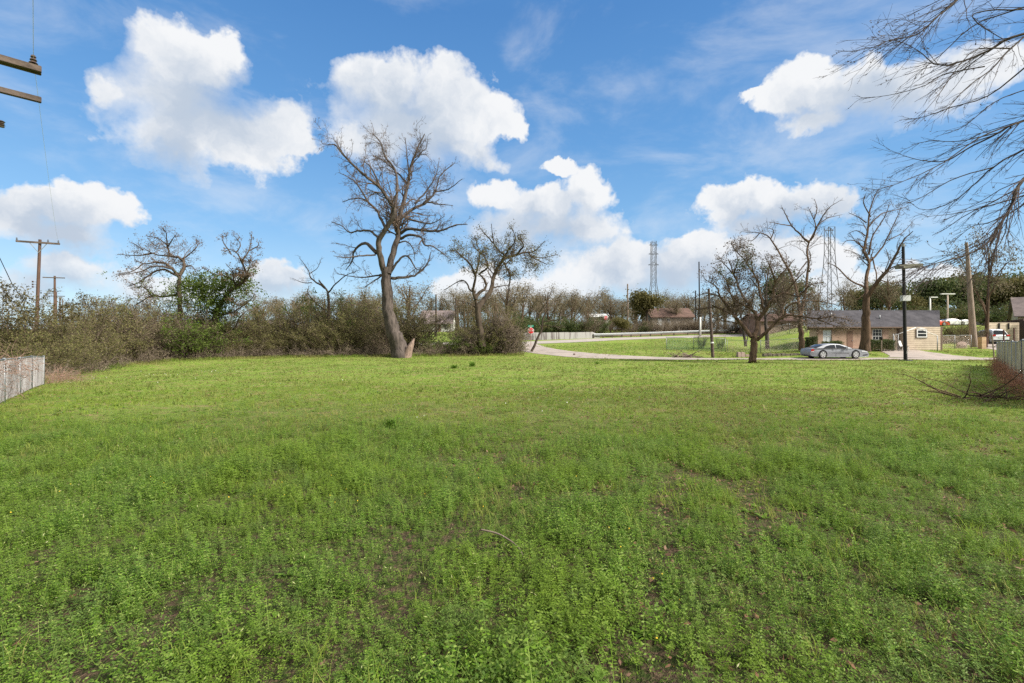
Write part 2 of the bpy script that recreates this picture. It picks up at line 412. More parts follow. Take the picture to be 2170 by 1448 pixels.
def hero(limbs, Y0, base, spread=.55):
    """limbs: (px path, width px at start, width px at end). Every limb gets its own depth. Returns local point lists."""
    out=[]; known=[]
    for k,L in enumerate(limbs):
        path,w0,w1=L[0],L[1],L[2]
        p=np.array(path,float)
        seg=np.concatenate([[0],np.cumsum(np.hypot(*np.diff(p,axis=0).T))]); Lm=seg[-1]/F*Y0
        if k==0: d0=0.; slope=0.
        else:
            q=np.array([(a,b) for a,b,c in known]); j=np.argmin(np.hypot(q[:,0]-p[0,0],q[:,1]-p[0,1])); d0=known[j][2]
            slope=(L[3] if len(L)>3 else rng.uniform(.25,1)*spread*rng.choice([-1,1]))
        u=seg/max(seg[-1],1e-6); dep=d0+slope*Lm*(u**.8)
        n=max(6,int(len(p)*3.2))
        xyd=catmull(np.column_stack([p,dep]),n)
        known+= [tuple(r) for r in xyd]
        Yv=Y0+xyd[:,2]
        W=np.column_stack([(xyd[:,0]-CX)/F*Yv,Yv,EYE+(CY-xyd[:,1])/F*Yv])
        rad=np.linspace(w0,w1*.8,n)/F*Y0*.5*(.86 if k else 1.)
        jit=rng.normal(size=(n,3))*rad[:,None]*np.where(rad[:,None]>.12,.10,.3); jit[0]=0
        W=W+jit
        out.append((W-np.array(base),rad))
    return out
def limb_mesh(limbs,sides=12):
    out=[]
    for l in limbs:
        V,Q=tubes([(l[0][None],l[1][None],sides)]); rr=np.repeat(l[1],sides)
        lump=np.repeat(rng.normal(size=(1,sides)),len(l[1]),0)+.6*rng.normal(size=(len(l[1]),sides))
        c=np.repeat(l[0],sides,0); V=c+(V-c)*(1+.10*lump.reshape(-1,1)); out.append((V,Q))
    return join(*out)
def regroup(limbs,m=8):
    """limbs as one array for growing twigs from"""
    P_=[];R_=[]
    for p,r in limbs:
        i=np.linspace(0,len(p)-1,m); f=i.astype(int).clip(0,len(p)-2); k=(i-f)[:,None]
        P_.append(p[f]*(1-k)+p[f+1]*k); R_.append(r[f]*(1-k[:,0])+r[f+1]*k[:,0])
    return np.array(P_),np.array(R_)
def crown(limbs,skip,d1=1.6,l1=.42,d2=2.2,l2=.45,d3=3.,l3=.5,up=.12,jit=.22,l1max=4.,ang=48,rmin=.010,bias=None,tmin=.25):
    p,r=regroup(limbs[skip:])
    a=spawn(p,r,d1,tmin,ang,l1,.40,7,jit*1.25,up,.5,l1max,rmin=rmin*1.5,bias=bias)
    tips=(p[:,-3:],r[:,-3:]); 
    b=spawn(a[0],a[1],d2,.15,45,l2,.55,5,jit*1.4,up*.7,.25,1.9,rmin=rmin*1.15,bias=bias)
    e=spawn(p,r,d2*.5,.3,50,.12,.3,5,jit,up,.3,1.2,rmin=rmin)
    b=(np.concatenate([b[0],e[0]]),np.concatenate([b[1],e[1]]))
    c=spawn(b[0],b[1],d3,.2,42,l3,.7,4,jit,up*.6,.15,.8,rmin=rmin*.8,taper=.5)
    return a,b,c
def tree_thing(name,label,cat,base,limbs,cr,bark,leafsets=(),group=None,twig=None,extra=None):
    t=thing(name,label,cat,base,group=group)
    V,Q=limb_mesh(limbs); link('trunk',np_mesh('trunk',V,Q,None,bark,True),t)
    V,Q=tubes([(cr[0][0],cr[0][1],5),(cr[1][0],cr[1][1],4),(cr[2][0],cr[2][1],3)])
    link('crown',np_mesh('crown',V,Q,None,twig or TWIG,True),t)
    for nm,m,(V,Q) in leafsets: link(nm,np_mesh(nm,V,Q,None,m),t)
    return t
def zpx(ox,oy,s): return lambda *pts:[(ox+x*s,oy+y*s) for x,y in pts]

# ---- the big pecan
z=zpx(600,250,.3797); Y0=47.; B=(PX(850,Y0),Y0,g(PX(850,Y0),Y0)-.1)
pec=[(z((668,1345),(640,1250),(612,1160),(588,1050),(580,930),(575,835)),36,21),
 (z((590,870),(620,740),(645,660),(645,580),(690,410),(715,270),(740,200),(790,90)),17,2.5,.12),
 (z((560,850),(535,740),(535,680),(570,620),(608,560),(622,520),(600,480),(540,390),(460,325),(400,270),(330,200),(290,150),(250,150)),14,2),
 (z((530,670),(490,635),(430,630),(370,640),(330,605),(270,580)),6,1.6),
 (z((522,755),(460,700),(400,735),(385,800),(350,850)),9,2),
 (z((572,615),(545,560),(520,510),(460,460),(400,450),(330,470)),7,2),
 (z((640,590),(660,560),(720,510),(800,470),(850,410),(880,320),(960,250)),10,2),
 (z((850,410),(920,400),(1000,340)),4,1.5),
 (z((655,645),(700,620),(800,630),(880,630),(960,600),(1030,595)),8,2),
 (z((655,675),(700,655),(770,665),(790,710),(840,720),(920,780)),7,2),
 (z((600,860),(640,800),(690,770),(740,840),(770,850)),6,2),
 (z((605,895),(680,890),(740,875),(800,820),(825,750)),8,2),
 (z((565,875),(520,880),(450,890),(380,885),(300,870)),5,1.5),
 (z((615,530),(640,400),(620,280),(570,220),(540,130),(500,90)),7,1.8),
 (z((695,370),(640,310),(560,240),(500,215)),5,1.5),
 (z((480,480),(420,380),(380,340),(310,305)),5,1.5),
 (z((545,395),(500,290),(450,240)),5,1.5),
 (z((800,470),(860,480),(950,490)),4,1.5),
 (z((680,560),(760,580),(830,590),(900,550)),5,1.5),
 (z((560,875),(500,915),(450,950)),4,1.5),
 (z((735,480),(790,420),(850,330),(870,240)),5,1.5),
 (z((700,300),(690,200),(680,110)),4,1.3),
 (z((640,700),(690,690),(730,740),(735,800)),4,1.3),
 (z((515,765),(430,770),(350,780),(280,770)),4,1.3)]
L=hero(pec,Y0,B); L[0][1][:5]*=np.array([1.15,1.1,1.06,1.03,1.01])
cr=crown(L,1,1.9,.42,3.0,.48,4.2,.5,.12,.26,3.8)
pt=tree_thing('pecan_tree','tallest bare tree with a thick leaning trunk and a broken pale stub at its foot','tree',B,L,cr,BARK_GREY,
  [('dry_leaves',L_DEAD,leaves_at(cr[2][0],2600,.11,.05))])
# broken twin stem at the foot
st=np.array([P(860,762,Y0-.2),P(866,745,Y0-.3),P(872,730,Y0-.4),P(877,718,Y0-.45)])-np.array(B)
V,Q=tubes([(catmull(st,8)[None],np.array([.50,.47,.42,.36,.30,.22,.12,.03])[None],9)])
V=V+rng.normal(size=V.shape)*.045
link('broken_stem',np_mesh('broken_stem',V,Q,None,BROKEN,False),pt)

# ---- vine-wrapped tree right of it
z=zpx(860,450,.2417); Y0=49.; B=(PX(1020,Y0),Y0,g(PX(1020,Y0),Y0)-.1)
t2=[(z((670,1180),(655,1080),(640,960),(632,860),(628,800)),16,13),
 (z((632,850),(690,760),(740,700),(765,600),(780,540),(830,450),(880,400),(960,380),(1060,350),(1120,400),(1240,460)),13,2),
 (z((625,820),(590,690),(610,560),(560,450),(490,390),(440,340),(365,340)),8,1.6),
 (z((610,760),(650,700),(700,670),(695,600),(640,540)),8,4),
 (z((640,545),(720,480),(690,390),(620,330),(570,240)),5,1.5),
 (z((830,450),(860,380),(810,330),(770,270),(750,100)),6,1.5),
 (z((870,400),(900,330),(960,240),(920,120)),5,1.4),
 (z((960,380),(1030,290),(980,210),(1040,190)),5,1.4),
 (z((1060,355),(1130,340),(1220,250)),4,1.4),
 (z((610,700),(570,690),(530,620),(480,600),(340,680)),5,1.5),
 (z((610,830),(560,800),(450,770)),5,1.5),
 (z((860,440),(880,480),(915,560),(900,700),(885,850)),5,3),
 (z((740,680),(810,650),(910,640)),4,2),
 (z((610,560),(640,430),(640,330),(600,200)),4,1.4),
 (z((770,270),(700,200),(640,120)),4,1.4),
 (z((1100,385),(1200,400),(1330,370)),3,1.2)]
L=hero(t2,Y0,B); cr=crown(L,1,2.3,.44,3.0,.47,3.8,.5,.10,.26,2.8)
top=cr[2][0][cr[2][0][:,0,2]>8.2]; vine=L[0][0]; vw=np.concatenate([L[0][0],L[11][0]*1.0])
vl=[np.column_stack([rng.normal(0,.42,2300)+x0,rng.normal(0,.42,2300),rng.beta(1.1,1.3,2300)*h]) for x0,h in ((-1.2,2.4),(1.8,4.8),(2.7,3.6))]
sv=np.concatenate([np.stack([np.column_stack([rng.normal(x0,.5,230),rng.normal(.7,.4,230),rng.uniform(0,.5*h,230)])+k*np.column_stack([rng.normal(0,.22,230),rng.normal(0,.2,230),h*rng.uniform(.1,.24,230)]) for k in range(4)],1) for x0,h in ((-1.2,2.4),(1.8,4.8),(2.7,3.6))])
V1=tubes([(sv,np.full(sv.shape[:2],.014),3)])
vinel=leaves_at(sv,6500,.1,.13,.5)
tt=tree_thing('vine_covered_tree','forked tree with olive leaf tufts on top and dry vines wrapping its trunk','tree',B,L,cr,BARK_DARK,
  [('foliage',L_OLIVE,leaves_at(top,8000,.15,.22)),('dry_leaves',L_DEAD,leaves_at(cr[2][0],2500,.09,.06)),('vine_foliage',L_BRUSH,(vinel[0][:18000],vinel[1][:4500])),('vine_foliage',L_BRUSHG,(vinel[0][:8000]+np.array([.12,-.1,.1]),vinel[1][:2000]))])
link('vine_stems',np_mesh('vine_stems',*V1,None,TWIG_PALE),tt)

# ---- two trees above the thicket on the left
z=zpx(200,450,.2417); Y0=45.; B=(PX(378,Y0),Y0,g(PX(378,Y0),Y0)-.1)
t3=[(z((735,1300),(742,1000),(748,800),(742,640),(745,560)),11,8),
 (z((745,560),(790,480),(760,410),(680,390),(590,380),(500,355),(420,310)),8,1.5),
 (z((742,570),(690,500),(620,450),(540,440),(430,450),(350,410)),7,1.5),
 (z((735,560),(600,500),(470,560),(380,620),(290,650)),6,1.5),
 (z((690,500),(540,470),(400,520),(240,550)),5,1.5),
 (z((660,390),(640,290),(630,190),(600,140)),4,1.3),
 (z((770,410),(830,370),(900,300),(890,240)),4,1.3),
 (z((790,480),(850,470),(905,545)),4,1.3),
 (z((745,720),(620,740),(500,740),(380,800),(340,835)),6,1.6),
 (z((500,735),(440,660),(370,655)),4,1.3),
 (z((500,360),(400,380),(200,370)),4,1.2),(z((430,450),(330,520),(220,540)),3,1.2),
 (z((640,290),(560,230),(470,210)),3,1.2),(z((650,300),(690,230),(720,190)),3,1.2),
 (z((430,330),(350,280),(330,270)),3,1.2)]
L=hero(t3,Y0,B); cr=crown(L,1,2.6,.5,3.0,.5,3.4,.5,.1,.28,2.8)
gv=L[0][0][8:]; gk=np.concatenate([np.array([[.0,0,6.6]])+rng.normal(size=(70,3))*np.array([1.5,1,.6]),np.array([[1.2,0,5.4]])+rng.normal(size=(110,3))*np.array([1.7,1,.6])]); gc=np.repeat(gk,16,0)+rng.normal(size=(2880,3))*.2
tree_thing('budding_tree','spreading rusty-budded tree rising from the thicket beside the bright green vine','tree',B,L,cr,BARK_DARK,
  [('dry_leaves',L_BUD,leaves_at(cr[2][0],5200,.12,.16)),('foliage',L_GREEN,leaf_quads(gc,rng.uniform(.09,.2,len(gc)),.6))])
Y0=46.; B=(PX(462,Y0),Y0,g(PX(462,Y0),Y0)-.1)
t4=[(z((1085,1300),(1095,1080),(1060,930),(1085,850),(1120,800)),11,9),
 (z((1110,810),(1180,700),(1270,640),(1355,560),(1330,530),(1290,430),(1240,350),(1130,310)),9,1.5),
 (z((1295,430),(1360,320),(1380,190)),4,1.3),
 (z((1260,650),(1220,600),(1150,560),(1050,540),(940,480)),4,1.3),
 (z((1225,640),(1280,580),(1325,550)),4,2.),
 (z((1245,350),(1280,280),(1220,200)),3,1.2),
 (z((1080,900),(1200,880),(1330,800),(1400,730)),5,1.3),
 (z((1240,1010),(1270,930),(1330,870)),4,1.4),
 (z((1200,370),(1130,260),(1120,200)),3,1.2),
 (z((1220,600),(1210,520),(1150,450)),3,1.2),(z((1350,340),(1430,300),(1440,260)),3,1.2)]
L=hero(t4,Y0,B); cr=crown(L,1,2.0,.4,2.4,.45,3.,.5,.1,.24,2.0)
gc=[]
for (px,py,sx,sz,n) in ((425,605,1.2,.6,900),(480,615,1.5,.9,1900),(455,650,1.3,.8,1400),(500,600,1.0,.5,700),(445,690,1.0,1.3,1200),(410,610,.9,.4,500)):
    c=np.array(P(px,py,Y0))-np.array(B)
    k=rng.normal(size=(n//12,3))*np.array([sx,.9,sz])+c
    gc.append(np.repeat(k,22,0)+rng.normal(size=(len(k)*22,3))*.2)
gc=np.concatenate(gc)
tree_thing('vine_draped_tree','leaning tree hung with bright green vine leaves halfway up','tree',B,L,cr,BARK_DARK,
  [('dry_leaves',L_BUD,leaves_at(cr[2][0],3200,.13,.1)),('foliage',L_GREEN,leaf_quads(gc,rng.uniform(.10,.24,len(gc)),.6))])
# ---- small broken bare tree
z=zpx(600,250,.3797); Y0=52.; B=(PX(697,Y0),Y0,g(PX(697,Y0),Y0)-.1)
t5=[(z((255,1330),(252,1180),(256,1060),(250,985)),8,6),(z((250,985),(235,950),(160,900),(140,850),(90,780)),5,1.2),(z((160,920),(110,920),(50,895)),2.5,1.),
 (z((252,975),(290,930),(350,880),(420,850)),4,1.),(z((255,1080),(200,1050),(140,980),(145,940)),4,1.4),(z((235,950),(205,915),(200,905)),4,3),(z((145,870),(190,840),(215,780)),2,1)]
L=hero(t5,Y0,B); cr=crown(L,1,1.6,.4,2,.45,2.2,.5,.12,.22,1.8)
tree_thing('bare_tree','small leafless tree with a snapped top above the brush left of the tallest tree','tree',B,L,cr,BARK_DARK)

# ---- low round tree with dead leaves, standing in the lawn
z=zpx(1400,400,.2762); Y0=36.5; B=(PX(1596,Y0),Y0,g(PX(1596,Y0),Y0)-.05)
t6=[(z((708,1345),(712,1290),(714,1220),(720,1150),(722,1110)),17,15),
 (z((700,1140),(620,1040),(540,950),(460,830),(420,750),(330,690)),11,1.8),
 (z((520,965),(430,910),(330,920),(250,930)),6,1.5),
 (z((725,1120),(745,1020),(700,920),(620,800),(560,650),(520,540)),11,1.6),
 (z((742,1020),(800,930),(860,850),(960,800),(1060,830),(1180,800)),9,1.6),
 (z((735,1165),(800,1110),(870,1040),(950,975),(1080,980),(1200,1000),(1320,980),(1450,1010)),9,1.5,-.25),
 (z((950,980),(970,910),(1080,860),(1250,870),(1380,900)),5,1.4),
 (z((795,935),(760,800),(740,700),(650,560),(580,480),(540,420)),6,1.4),
 (z((860,850),(880,720),(960,620),(1030,540)),5,1.4),
 (z((740,720),(700,600),(690,490)),4,1.4),(z((700,920),(560,850),(500,700),(400,600)),5,1.4),
 (z((460,830),(350,800),(270,830)),4,1.3),(z((880,720),(840,600),(800,520)),4,1.3),
 (z((960,800),(1040,700),(1120,620)),4,1.3),(z((620,1040),(520,1020),(420,1000)),4,1.3),
 (z((1060,830),(1150,740),(1250,720)),4,1.3),(z((560,660),(470,560),(420,540)),3,1.2),(z((560,660),(590,560),(570,470)),3,1.2),
 (z((650,570),(700,520),(720,470)),3,1.2),(z((1200,1000),(1300,1040),(1420,1080)),3,1.2)]
L=hero(t6,Y0,B,.75); L[0][1][:2]*=np.array([1.3,1.1])
cr=crown(L,1,3.0,.46,3.6,.5,3.8,.5,.0,.3,2.2,rmin=.008)
mk=[]
for px,py,s in ((1585,535,.33),(1588,560,.25),(1568,562,.22),(1545,595,.18),(1527,575,.18),(1620,570,.2)):
    mk.append(np.array(P(px,py,Y0))-np.array(B)+rng.normal(size=(160,3))*s)
mk=np.concatenate(mk)
tree_thing('dead_leaf_tree','low round-crowned tree full of dry brown leaves, growing alone in the lawn beside the lane','tree',B,L,cr,BARK_BROWN,
  [('dead_foliage',L_DRY,leaves_at(cr[2][0],9500,.12,.13,.5)),('mistletoe',L_MIST,leaf_quads(mk,rng.uniform(.08,.15,len(mk)),.5))])

# ---- tall bare trees round the house
Y0=50.; B=(PX(1698,Y0),Y0,g(PX(1698,Y0),Y0)-.05)
t7=[(z((1080,1240),(1078,1150),(1072,1050),(1070,980)),12,9),
 (z((1070,1000),(1050,820),(1010,680),(930,530),(840,380),(760,340),(650,335)),7.5,1.5),
 (z((1073,1000),(1110,800),(1130,600),(1125,480),(1140,410),(1190,300),(1160,200),(1130,140)),7,1.3),
 (z((1140,415),(1060,340),(1000,280),(960,200),(930,140)),4.5,1.2),(z((1000,285),(900,270),(835,255)),3,1.1),
 (z((1150,400),(1220,250),(1290,150),(1370,95)),4,1.2),(z((1200,290),(1270,230),(1390,200)),3,1.1),
 (z((845,385),(865,320),(810,300)),3,1.2),(z((1120,560),(1060,640),(1030,680)),3,1.2),(z((1180,230),(1200,150),(1180,80)),3,1.1),
 (z((1130,640),(1150,620),(1140,610)),3,1.5),(z((760,340),(700,400),(620,380)),2.5,1.),(z((930,530),(900,470),(960,440)),2.5,1.)]
L=hero(t7,Y0,B,.4); cr=crown(L,1,1.3,.36,2.4,.45,3.2,.48,.14,.24,2.6)
tree_thing('tall_bare_tree','tall bare tree with two long upright stems behind the low dead-leaf tree','tree',B,L,cr,BARK_BROWN,[('dry_leaves',L_DEAD,leaves_at(cr[2][0],700,.1,.05))])
Y0=48.; B=(PX(1835,Y0),Y0,g(PX(1835,Y0),Y0)-.05)
t8=[([(1835,746),(1836,700),(1836,660),(1836,625)],16,12),
 ([(1836,632),(1836,593),(1842,557),(1831,530),(1839,491),(1842,455),(1853,417),(1862,400)],9,1.6),
 ([(1838,632),(1864,593),(1883,571),(1900,538),(1915,510),(1935,490)],9,1.5),
 ([(1842,557),(1864,532),(1880,505),(1897,469),(1910,440)],5,1.3),([(1848,545),(1853,566),(1858,590),(1850,608)],3,3),
 ([(1833,610),(1800,593),(1773,566),(1752,557)],4.5,1.2),([(1831,530),(1817,513),(1795,510),(1784,521)],3.5,1.1),
 ([(1834,500),(1815,489),(1795,497)],3,1.1),([(1836,472),(1820,461),(1798,451)],3,1.1),([(1837,618),(1815,635),(1795,615)],3,1.1),
 ([(1862,593),(1895,600),(1930,585)],3,1.1),([(1842,540),(1850,500),(1875,460),(1885,430)],4,1.2),([(1842,480),(1865,455),(1900,445),(1925,437)],3.5,1.1),
 ([(1885,570),(1910,560),(1940,565)],3,1.1),([(1845,460),(1830,430),(1835,410)],3,1.1),([(1880,510),(1910,495),(1935,470)],3,1.1)]
L=hero(t8,Y0,B,.4); L[0][1][:2]*=np.array([1.25,1.1]); cr=crown(L,1,1.5,.38,2.6,.45,3.4,.48,.14,.24,2.6)
tree_thing('tall_bare_tree','tall bare tree with a thick brown trunk right in front of the tan house','tree',B,L,cr,BARK_BROWN,[('dry_leaves',L_DEAD,leaves_at(cr[2][0],900,.1,.05))])
# twin-trunk and single trunks seen below the dead-leaf crown
Y0=56.
for nm,lab,px,w,paths in (('young_tree','twin-trunked young tree behind the wire fence, just left of the dead-leaf trunk',1577,5,[[(1580,734),(1573,690),(1566,650),(1556,600)],[(1582,734),(1586,700),(1590,660),(1600,600)],[(1566,650),(1545,620),(1530,600)],[(1573,700),(1555,670),(1540,655)]]),
                          ('pale_trunk_tree','pale grey trunked tree behind the wire fence, just right of the dead-leaf trunk',1626,9,[[(1626,740),(1624,700),(1622,660),(1625,600),(1635,540)],[(1623,660),(1640,620),(1665,590)],[(1623,650),(1605,610),(1590,590)]])):
    B=(PX(px,Y0),Y0,g(PX(px,Y0),Y0)-.05); L=hero([(p,w if i<1 else w*.6,1.5) for i,p in enumerate(paths)],Y0,B,.4)
    cr=crown(L,0,1.4,.4,2.2,.45,2.6,.5,.12,.22,2.2,tmin=.4)
    tree_thing(nm,lab,'tree',B,L,cr,BARK_GREY,[('dry_leaves',L_DEAD,leaves_at(cr[2][0],900,.11,.06))])
# leaning dead tree by the stop sign
z=zpx(860,450,.2417); Y0=53.; B=(PX(1128,Y0),Y0,g(PX(1128,Y0),Y0)-.1)
t9=[(z((1100,1220),(1140,1140),(1190,1030),(1200,950),(1230,880)),5,3.2),(z((1195,1020),(1160,960),(1170,880),(1240,780),(1250,700)),3,1),(z((1210,960),(1290,950),(1370,930),(1430,870)),2.6,.9),
 (z((1230,890),(1290,800),(1340,760)),2.6,.9),(z((1200,990),(1290,1000),(1400,1010)),2.,.8),(z((1225,900),(1210,800),(1190,720)),2.4,.8),(z((1150,960),(1120,900),(1130,860)),2,.8)]
L=hero(t9,Y0,B,.5); cr=crown(L,1,2.4,.45,2.6,.5,2.5,.5,.1,.25,1.5)
tree_thing('leaning_dead_tree','thin leaning dead tree with pale twigs beside the nearer stop sign','tree',B,L,cr,BARK_DARK,twig=TWIG_PALE)

# ---- tree outside the frame whose branches hang over the upper right
Y0=10.; B=(15.6,9.0,g(15.6,9.0)-.05)
def ov(*pts): return list(pts)
t10=[([(2680,790),(2670,560),(2640,330),(2600,120),(2560,-60),(2575,-330),(2540,-620),(2555,-860)],42,5),
 (ov((2600,130),(2420,20),(2290,40),(2138,83),(2104,103),(2044,128),(1990,139),(1950,110),(1915,90)),14,1.6),
 (ov((2300,30),(2220,45),(2142,103),(2104,145),(2044,190),(2001,240)),7,1.4),
 (ov((2087,141),(2001,158),(1954,184),(1877,203),(1826,209)),4,1.),
 (ov((2560,0),(2300,-120),(2100,-60),(2027,0),(1984,38),(1941,75),(1885,86),(1830,110)),9,1.1),
 (ov((2620,240),(2420,215),(2290,225),(2170,257),(2112,282),(2048,317),(2001,342),(1941,338),(1877,315)),12,1.2),
 (ov((2400,215),(2280,270),(2170,317),(2104,355),(2061,394),(2018,428),(1954,445),(1911,411)),8,1.3),
 (ov((2640,350),(2450,310),(2300,330),(2170,381),(2142,437),(2112,488),(2070,531),(1993,556),(1948,569)),12,1.6),
 (ov((2300,330),(2200,400),(2120,430),(2040,450),(1960,460)),6,1.1),
 (ov((2142,103),(2060,110),(1990,200),(1940,260)),4,1.),
 (ov((2290,-60),(2180,10),(2070,50),(1990,120),(1900,190)),6,1.),
 (ov((2170,20),(2075,25),(2066,45),(2120,80),(2140,90)),4,2.),
 (ov((2170,257),(2080,290),(1990,350),(1900,390),(1850,405)),5,.9),
 (ov((2112,282),(2030,300),(1960,300),(1890,330)),4,.9),
 (ov((2104,355),(2020,380),(1950,420),(1900,440)),4,.9),
 (ov((2200,120),(2100,200),(2010,230),(1950,250),(1905,255)),5,.9),
 (ov((2200,180),(2110,215),(2040,270),(1980,290)),4,.9),
 (ov((2572,-250),(2420,-420),(2330,-560),(2290,-700)),13,1.5),
 (ov((2565,-150),(2720,-330),(2850,-420),(2960,-560)),14,1.5),
 (ov((2610,150),(2760,40),(2900,30),(3050,110)),13,1.5),
 (ov((2545,-520),(2650,-650),(2700,-800)),9,1.3),
 (ov((2560,-60),(2430,-200),(2250,-330),(2120,-420)),12,1.4),
 (ov((2250,330),(2170,430),(2100,470),(2060,480),(2010,520)),5,1.)]
Yk=10.
L=hero(t10,Yk,B,.32)
for l_ in L[1:]: l_[1][:]*=.72
a=spawn(*regroup(L[1:],9),4.6,.12,27,.26,.5,7,.09,-.045,.3,1.5,rmin=.0046,bias=(-.24,.0,-.10))
b=spawn(a[0],a[1],3.6,.12,30,.5,.6,6,.10,-.04,.15,.9,rmin=.0034,bias=(-.18,0,-.10))
c=spawn(b[0],b[1],2.6,.15,32,.5,.7,4,.12,-.03,.08,.45,rmin=.0026,taper=.6)
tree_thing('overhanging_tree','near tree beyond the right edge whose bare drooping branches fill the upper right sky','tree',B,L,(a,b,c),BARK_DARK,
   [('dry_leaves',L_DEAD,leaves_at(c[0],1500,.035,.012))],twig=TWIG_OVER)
# ================================================================ shrubs, thicket, far trees
def shrub_mesh(h,w,nst,stemcol,leafm,nleaf,lsz,dens=2.4,arch=.12,levels=2,rs=.026,tiplift=.05,spread=.1,low=0.):
    p=np.zeros((nst,7,3)); a=rng.uniform(0,2*np.pi,nst); rr=w*.28*np.sqrt(rng.random(nst))
    p[:,0]=np.column_stack([np.cos(a)*rr,np.sin(a)*rr,np.full(nst,-.1)])
    out=np.column_stack([np.cos(a),np.sin(a),np.zeros(nst)])*rng.uniform(.0,.62,nst)[:,None]*(w/h)
    d=nrm(out+np.array([0,0,1.])); Ls=h*rng.uniform(.6,1.05,nst)[:,None]/6
    for k in range(1,7):
        p[:,k]=p[:,k-1]+d*Ls; d=nrm(d+rng.normal(size=(nst,3))*arch+out*.16-np.array([0,0,.03*k]))
    r=rs*rng.uniform(.6,1.3,nst)[:,None]*np.linspace(1,.3,7)
    b=spawn(p,r,dens,.1,40,.32,.55,5,.2,tiplift,.25,1.5,rmin=.008)
    c=spawn(b[0],b[1],3.0,.1,42,.5,.7,4,.2,tiplift,.15,.7,rmin=.006)
    sv=tubes([(p,r,4),(b[0],b[1],3),(c[0],c[1],3)])
    pts=np.concatenate([b[0].reshape(-1,3),c[0].reshape(-1,3)])
    pts=pts[pts[:,2]>low]
    lv=leaves_at(pts[None],nleaf,lsz,spread) if nleaf else None
    h=float(np.percentile(sv[0][:,2],97))
    return (np_mesh('stems',*sv,None,stemcol,False), np_mesh('foliage',*lv,None,leafm) if lv else None, h)
def place_shrub(v,name,label,cat,x,y,h,group=None,sx=1.,rz=None):
    s=h/v[2]
    t=thing(name,label,cat,(x,y,g(x,y)-.05),rng.uniform(0,6.28) if rz is None else rz,group)
    t.scale=(s*sx,s*sx,s)
    link('stems',v[0],t); 
    if v[1]: link('foliage',v[1],t)
    return t
SB=[shrub_mesh(4.5,4.2,46,TWIG,L_BRUSH,4600,.10) for _ in range(3)]
SO=[shrub_mesh(4.5,4.2,28,TWIG,L_BRUSHG,8500,.105) for _ in range(3)]
SG=[shrub_mesh(3.5,3.4,22,TWIG,L_GREEN,4200,.13,low=.2) for _ in range(2)]
SD=[shrub_mesh(1.5,2.6,46,TWIG_PALE,L_BRUSH,500,.08,3.,.2,rs=.014,tiplift=-.05) for _ in range(3)]
SE=[shrub_mesh(3.0,3.0,24,TWIG,L_DKGREEN,6500,.14,spread=.16) for _ in range(2)]
SJ=shrub_mesh(6.,4.0,30,TWIG,L_JUNI,9000,.16,spread=.14,arch=.06)
sky_px=[95,120,150,200,250,300,350,400,450,480,500,540,565,600,640,680,720,760,800,840,870,890,905,955,975,1000,1050,1085,1100]
sky_py=[700,690,655,638,640,640,640,640,650,665,700,702,655,648,662,655,648,632,640,645,640,668,722,722,680,650,650,690,715]
edge_px=[60,95,150,200,300,400,500,600,845,1000,1100]
edge_Y =[20,23.,28.5,32.5,38,42,45.5,47.5,48.6,49.3,49.8]
k=0
GB='bare brown shrubs of the thicket'; GO='olive leaved shrubs of the thicket'; GD='dry brambles at the foot of the thicket'
LB='leafless brown shrub in the tangled thicket along the left and far edge of the lawn'
LO='olive leaved shrub in the tangled thicket along the left and far edge of the lawn'
LD='low tangle of dry bramble canes at the foot of the thicket bordering the lawn'
for row,(dy,hf,step) in enumerate(((6.,1.0,33),(3.6,.86,40),(1.7,.68,36))):
    px=92+row*14
    while px<1092:
        Y0=float(np.interp(px,edge_px,edge_Y))+dy+rng.uniform(-.7,.7)
        top=float(np.interp(px,sky_px,sky_py)); x=PX(px,Y0)
        h=(PZ(top,Y0)-g(x,Y0))*hf*rng.uniform(.66,1.12)
        if not (row==2 and 830<px<884):
            if h<2.2: h=min(h,1.6) if row else .9
            olive=rng.random()<(.75 if row==0 else .6)
            v=(SO if olive else SB)[k%3]; k+=1
            place_shrub(v,'shrub',LO if olive else LB,'shrub',x,Y0,max(.9,h),GO if olive else GB,sx=max(1.08,min(1.5,3.4/max(h,.9))))
        px+=step*rng.uniform(.8,1.15)*(1.15 if px<300 else 1)
px=100
while px<1110:
    Y0=float(np.interp(px,edge_px,edge_Y))+rng.uniform(-.1,.8); x=PX(px,Y0)
    if not 835<px<884:
        place_shrub(SD[k%3],'bramble',LD,'bramble',x,Y0,rng.uniform(.7,1.5)*(1.2 if 490<px<620 else 1),GD); k+=1
    px+=26*rng.uniform(.7,1.2)
def gshrub(v,lab,px,Y0,h,sx=1.,name='green_shrub'):
    x=PX(px,Y0); return place_shrub(v,name,lab,'shrub',x,Y0,h,None,sx)
gshrub(SG[0],'dense yellow-green shrub at the lawn edge below the budding tree',372,42.0,3.6,1.2)
gshrub(SG[1],'darker green shrub at the lawn edge below the bright green vine',425,43.5,3.3,1.)
gshrub(SG[0],'small leafy green shrub right of the broken pale stub',938,49.6,1.9,1.3)
gshrub(SG[1],'small dark leafy shrub in front of the vine wrapped trunk',1022,49.0,1.5,1.1)
gshrub(SG[1],'green shrub crowding the small leafless tree in the thicket',700,53.5,5.8,.7)
gshrub(SJ,'rusty juniper tree at the left edge of the photo behind the wire fence',12,30.,4.9,1.1,'juniper')
gshrub(SJ,'dull green juniper just right of the tallest wooden pole',178,40.,4.9,1.,'juniper')
gshrub(SB[1],'grey many-stemmed bare shrub at the right end of the thicket by the lane',1084,50.6,2.4,.8,'shrub')

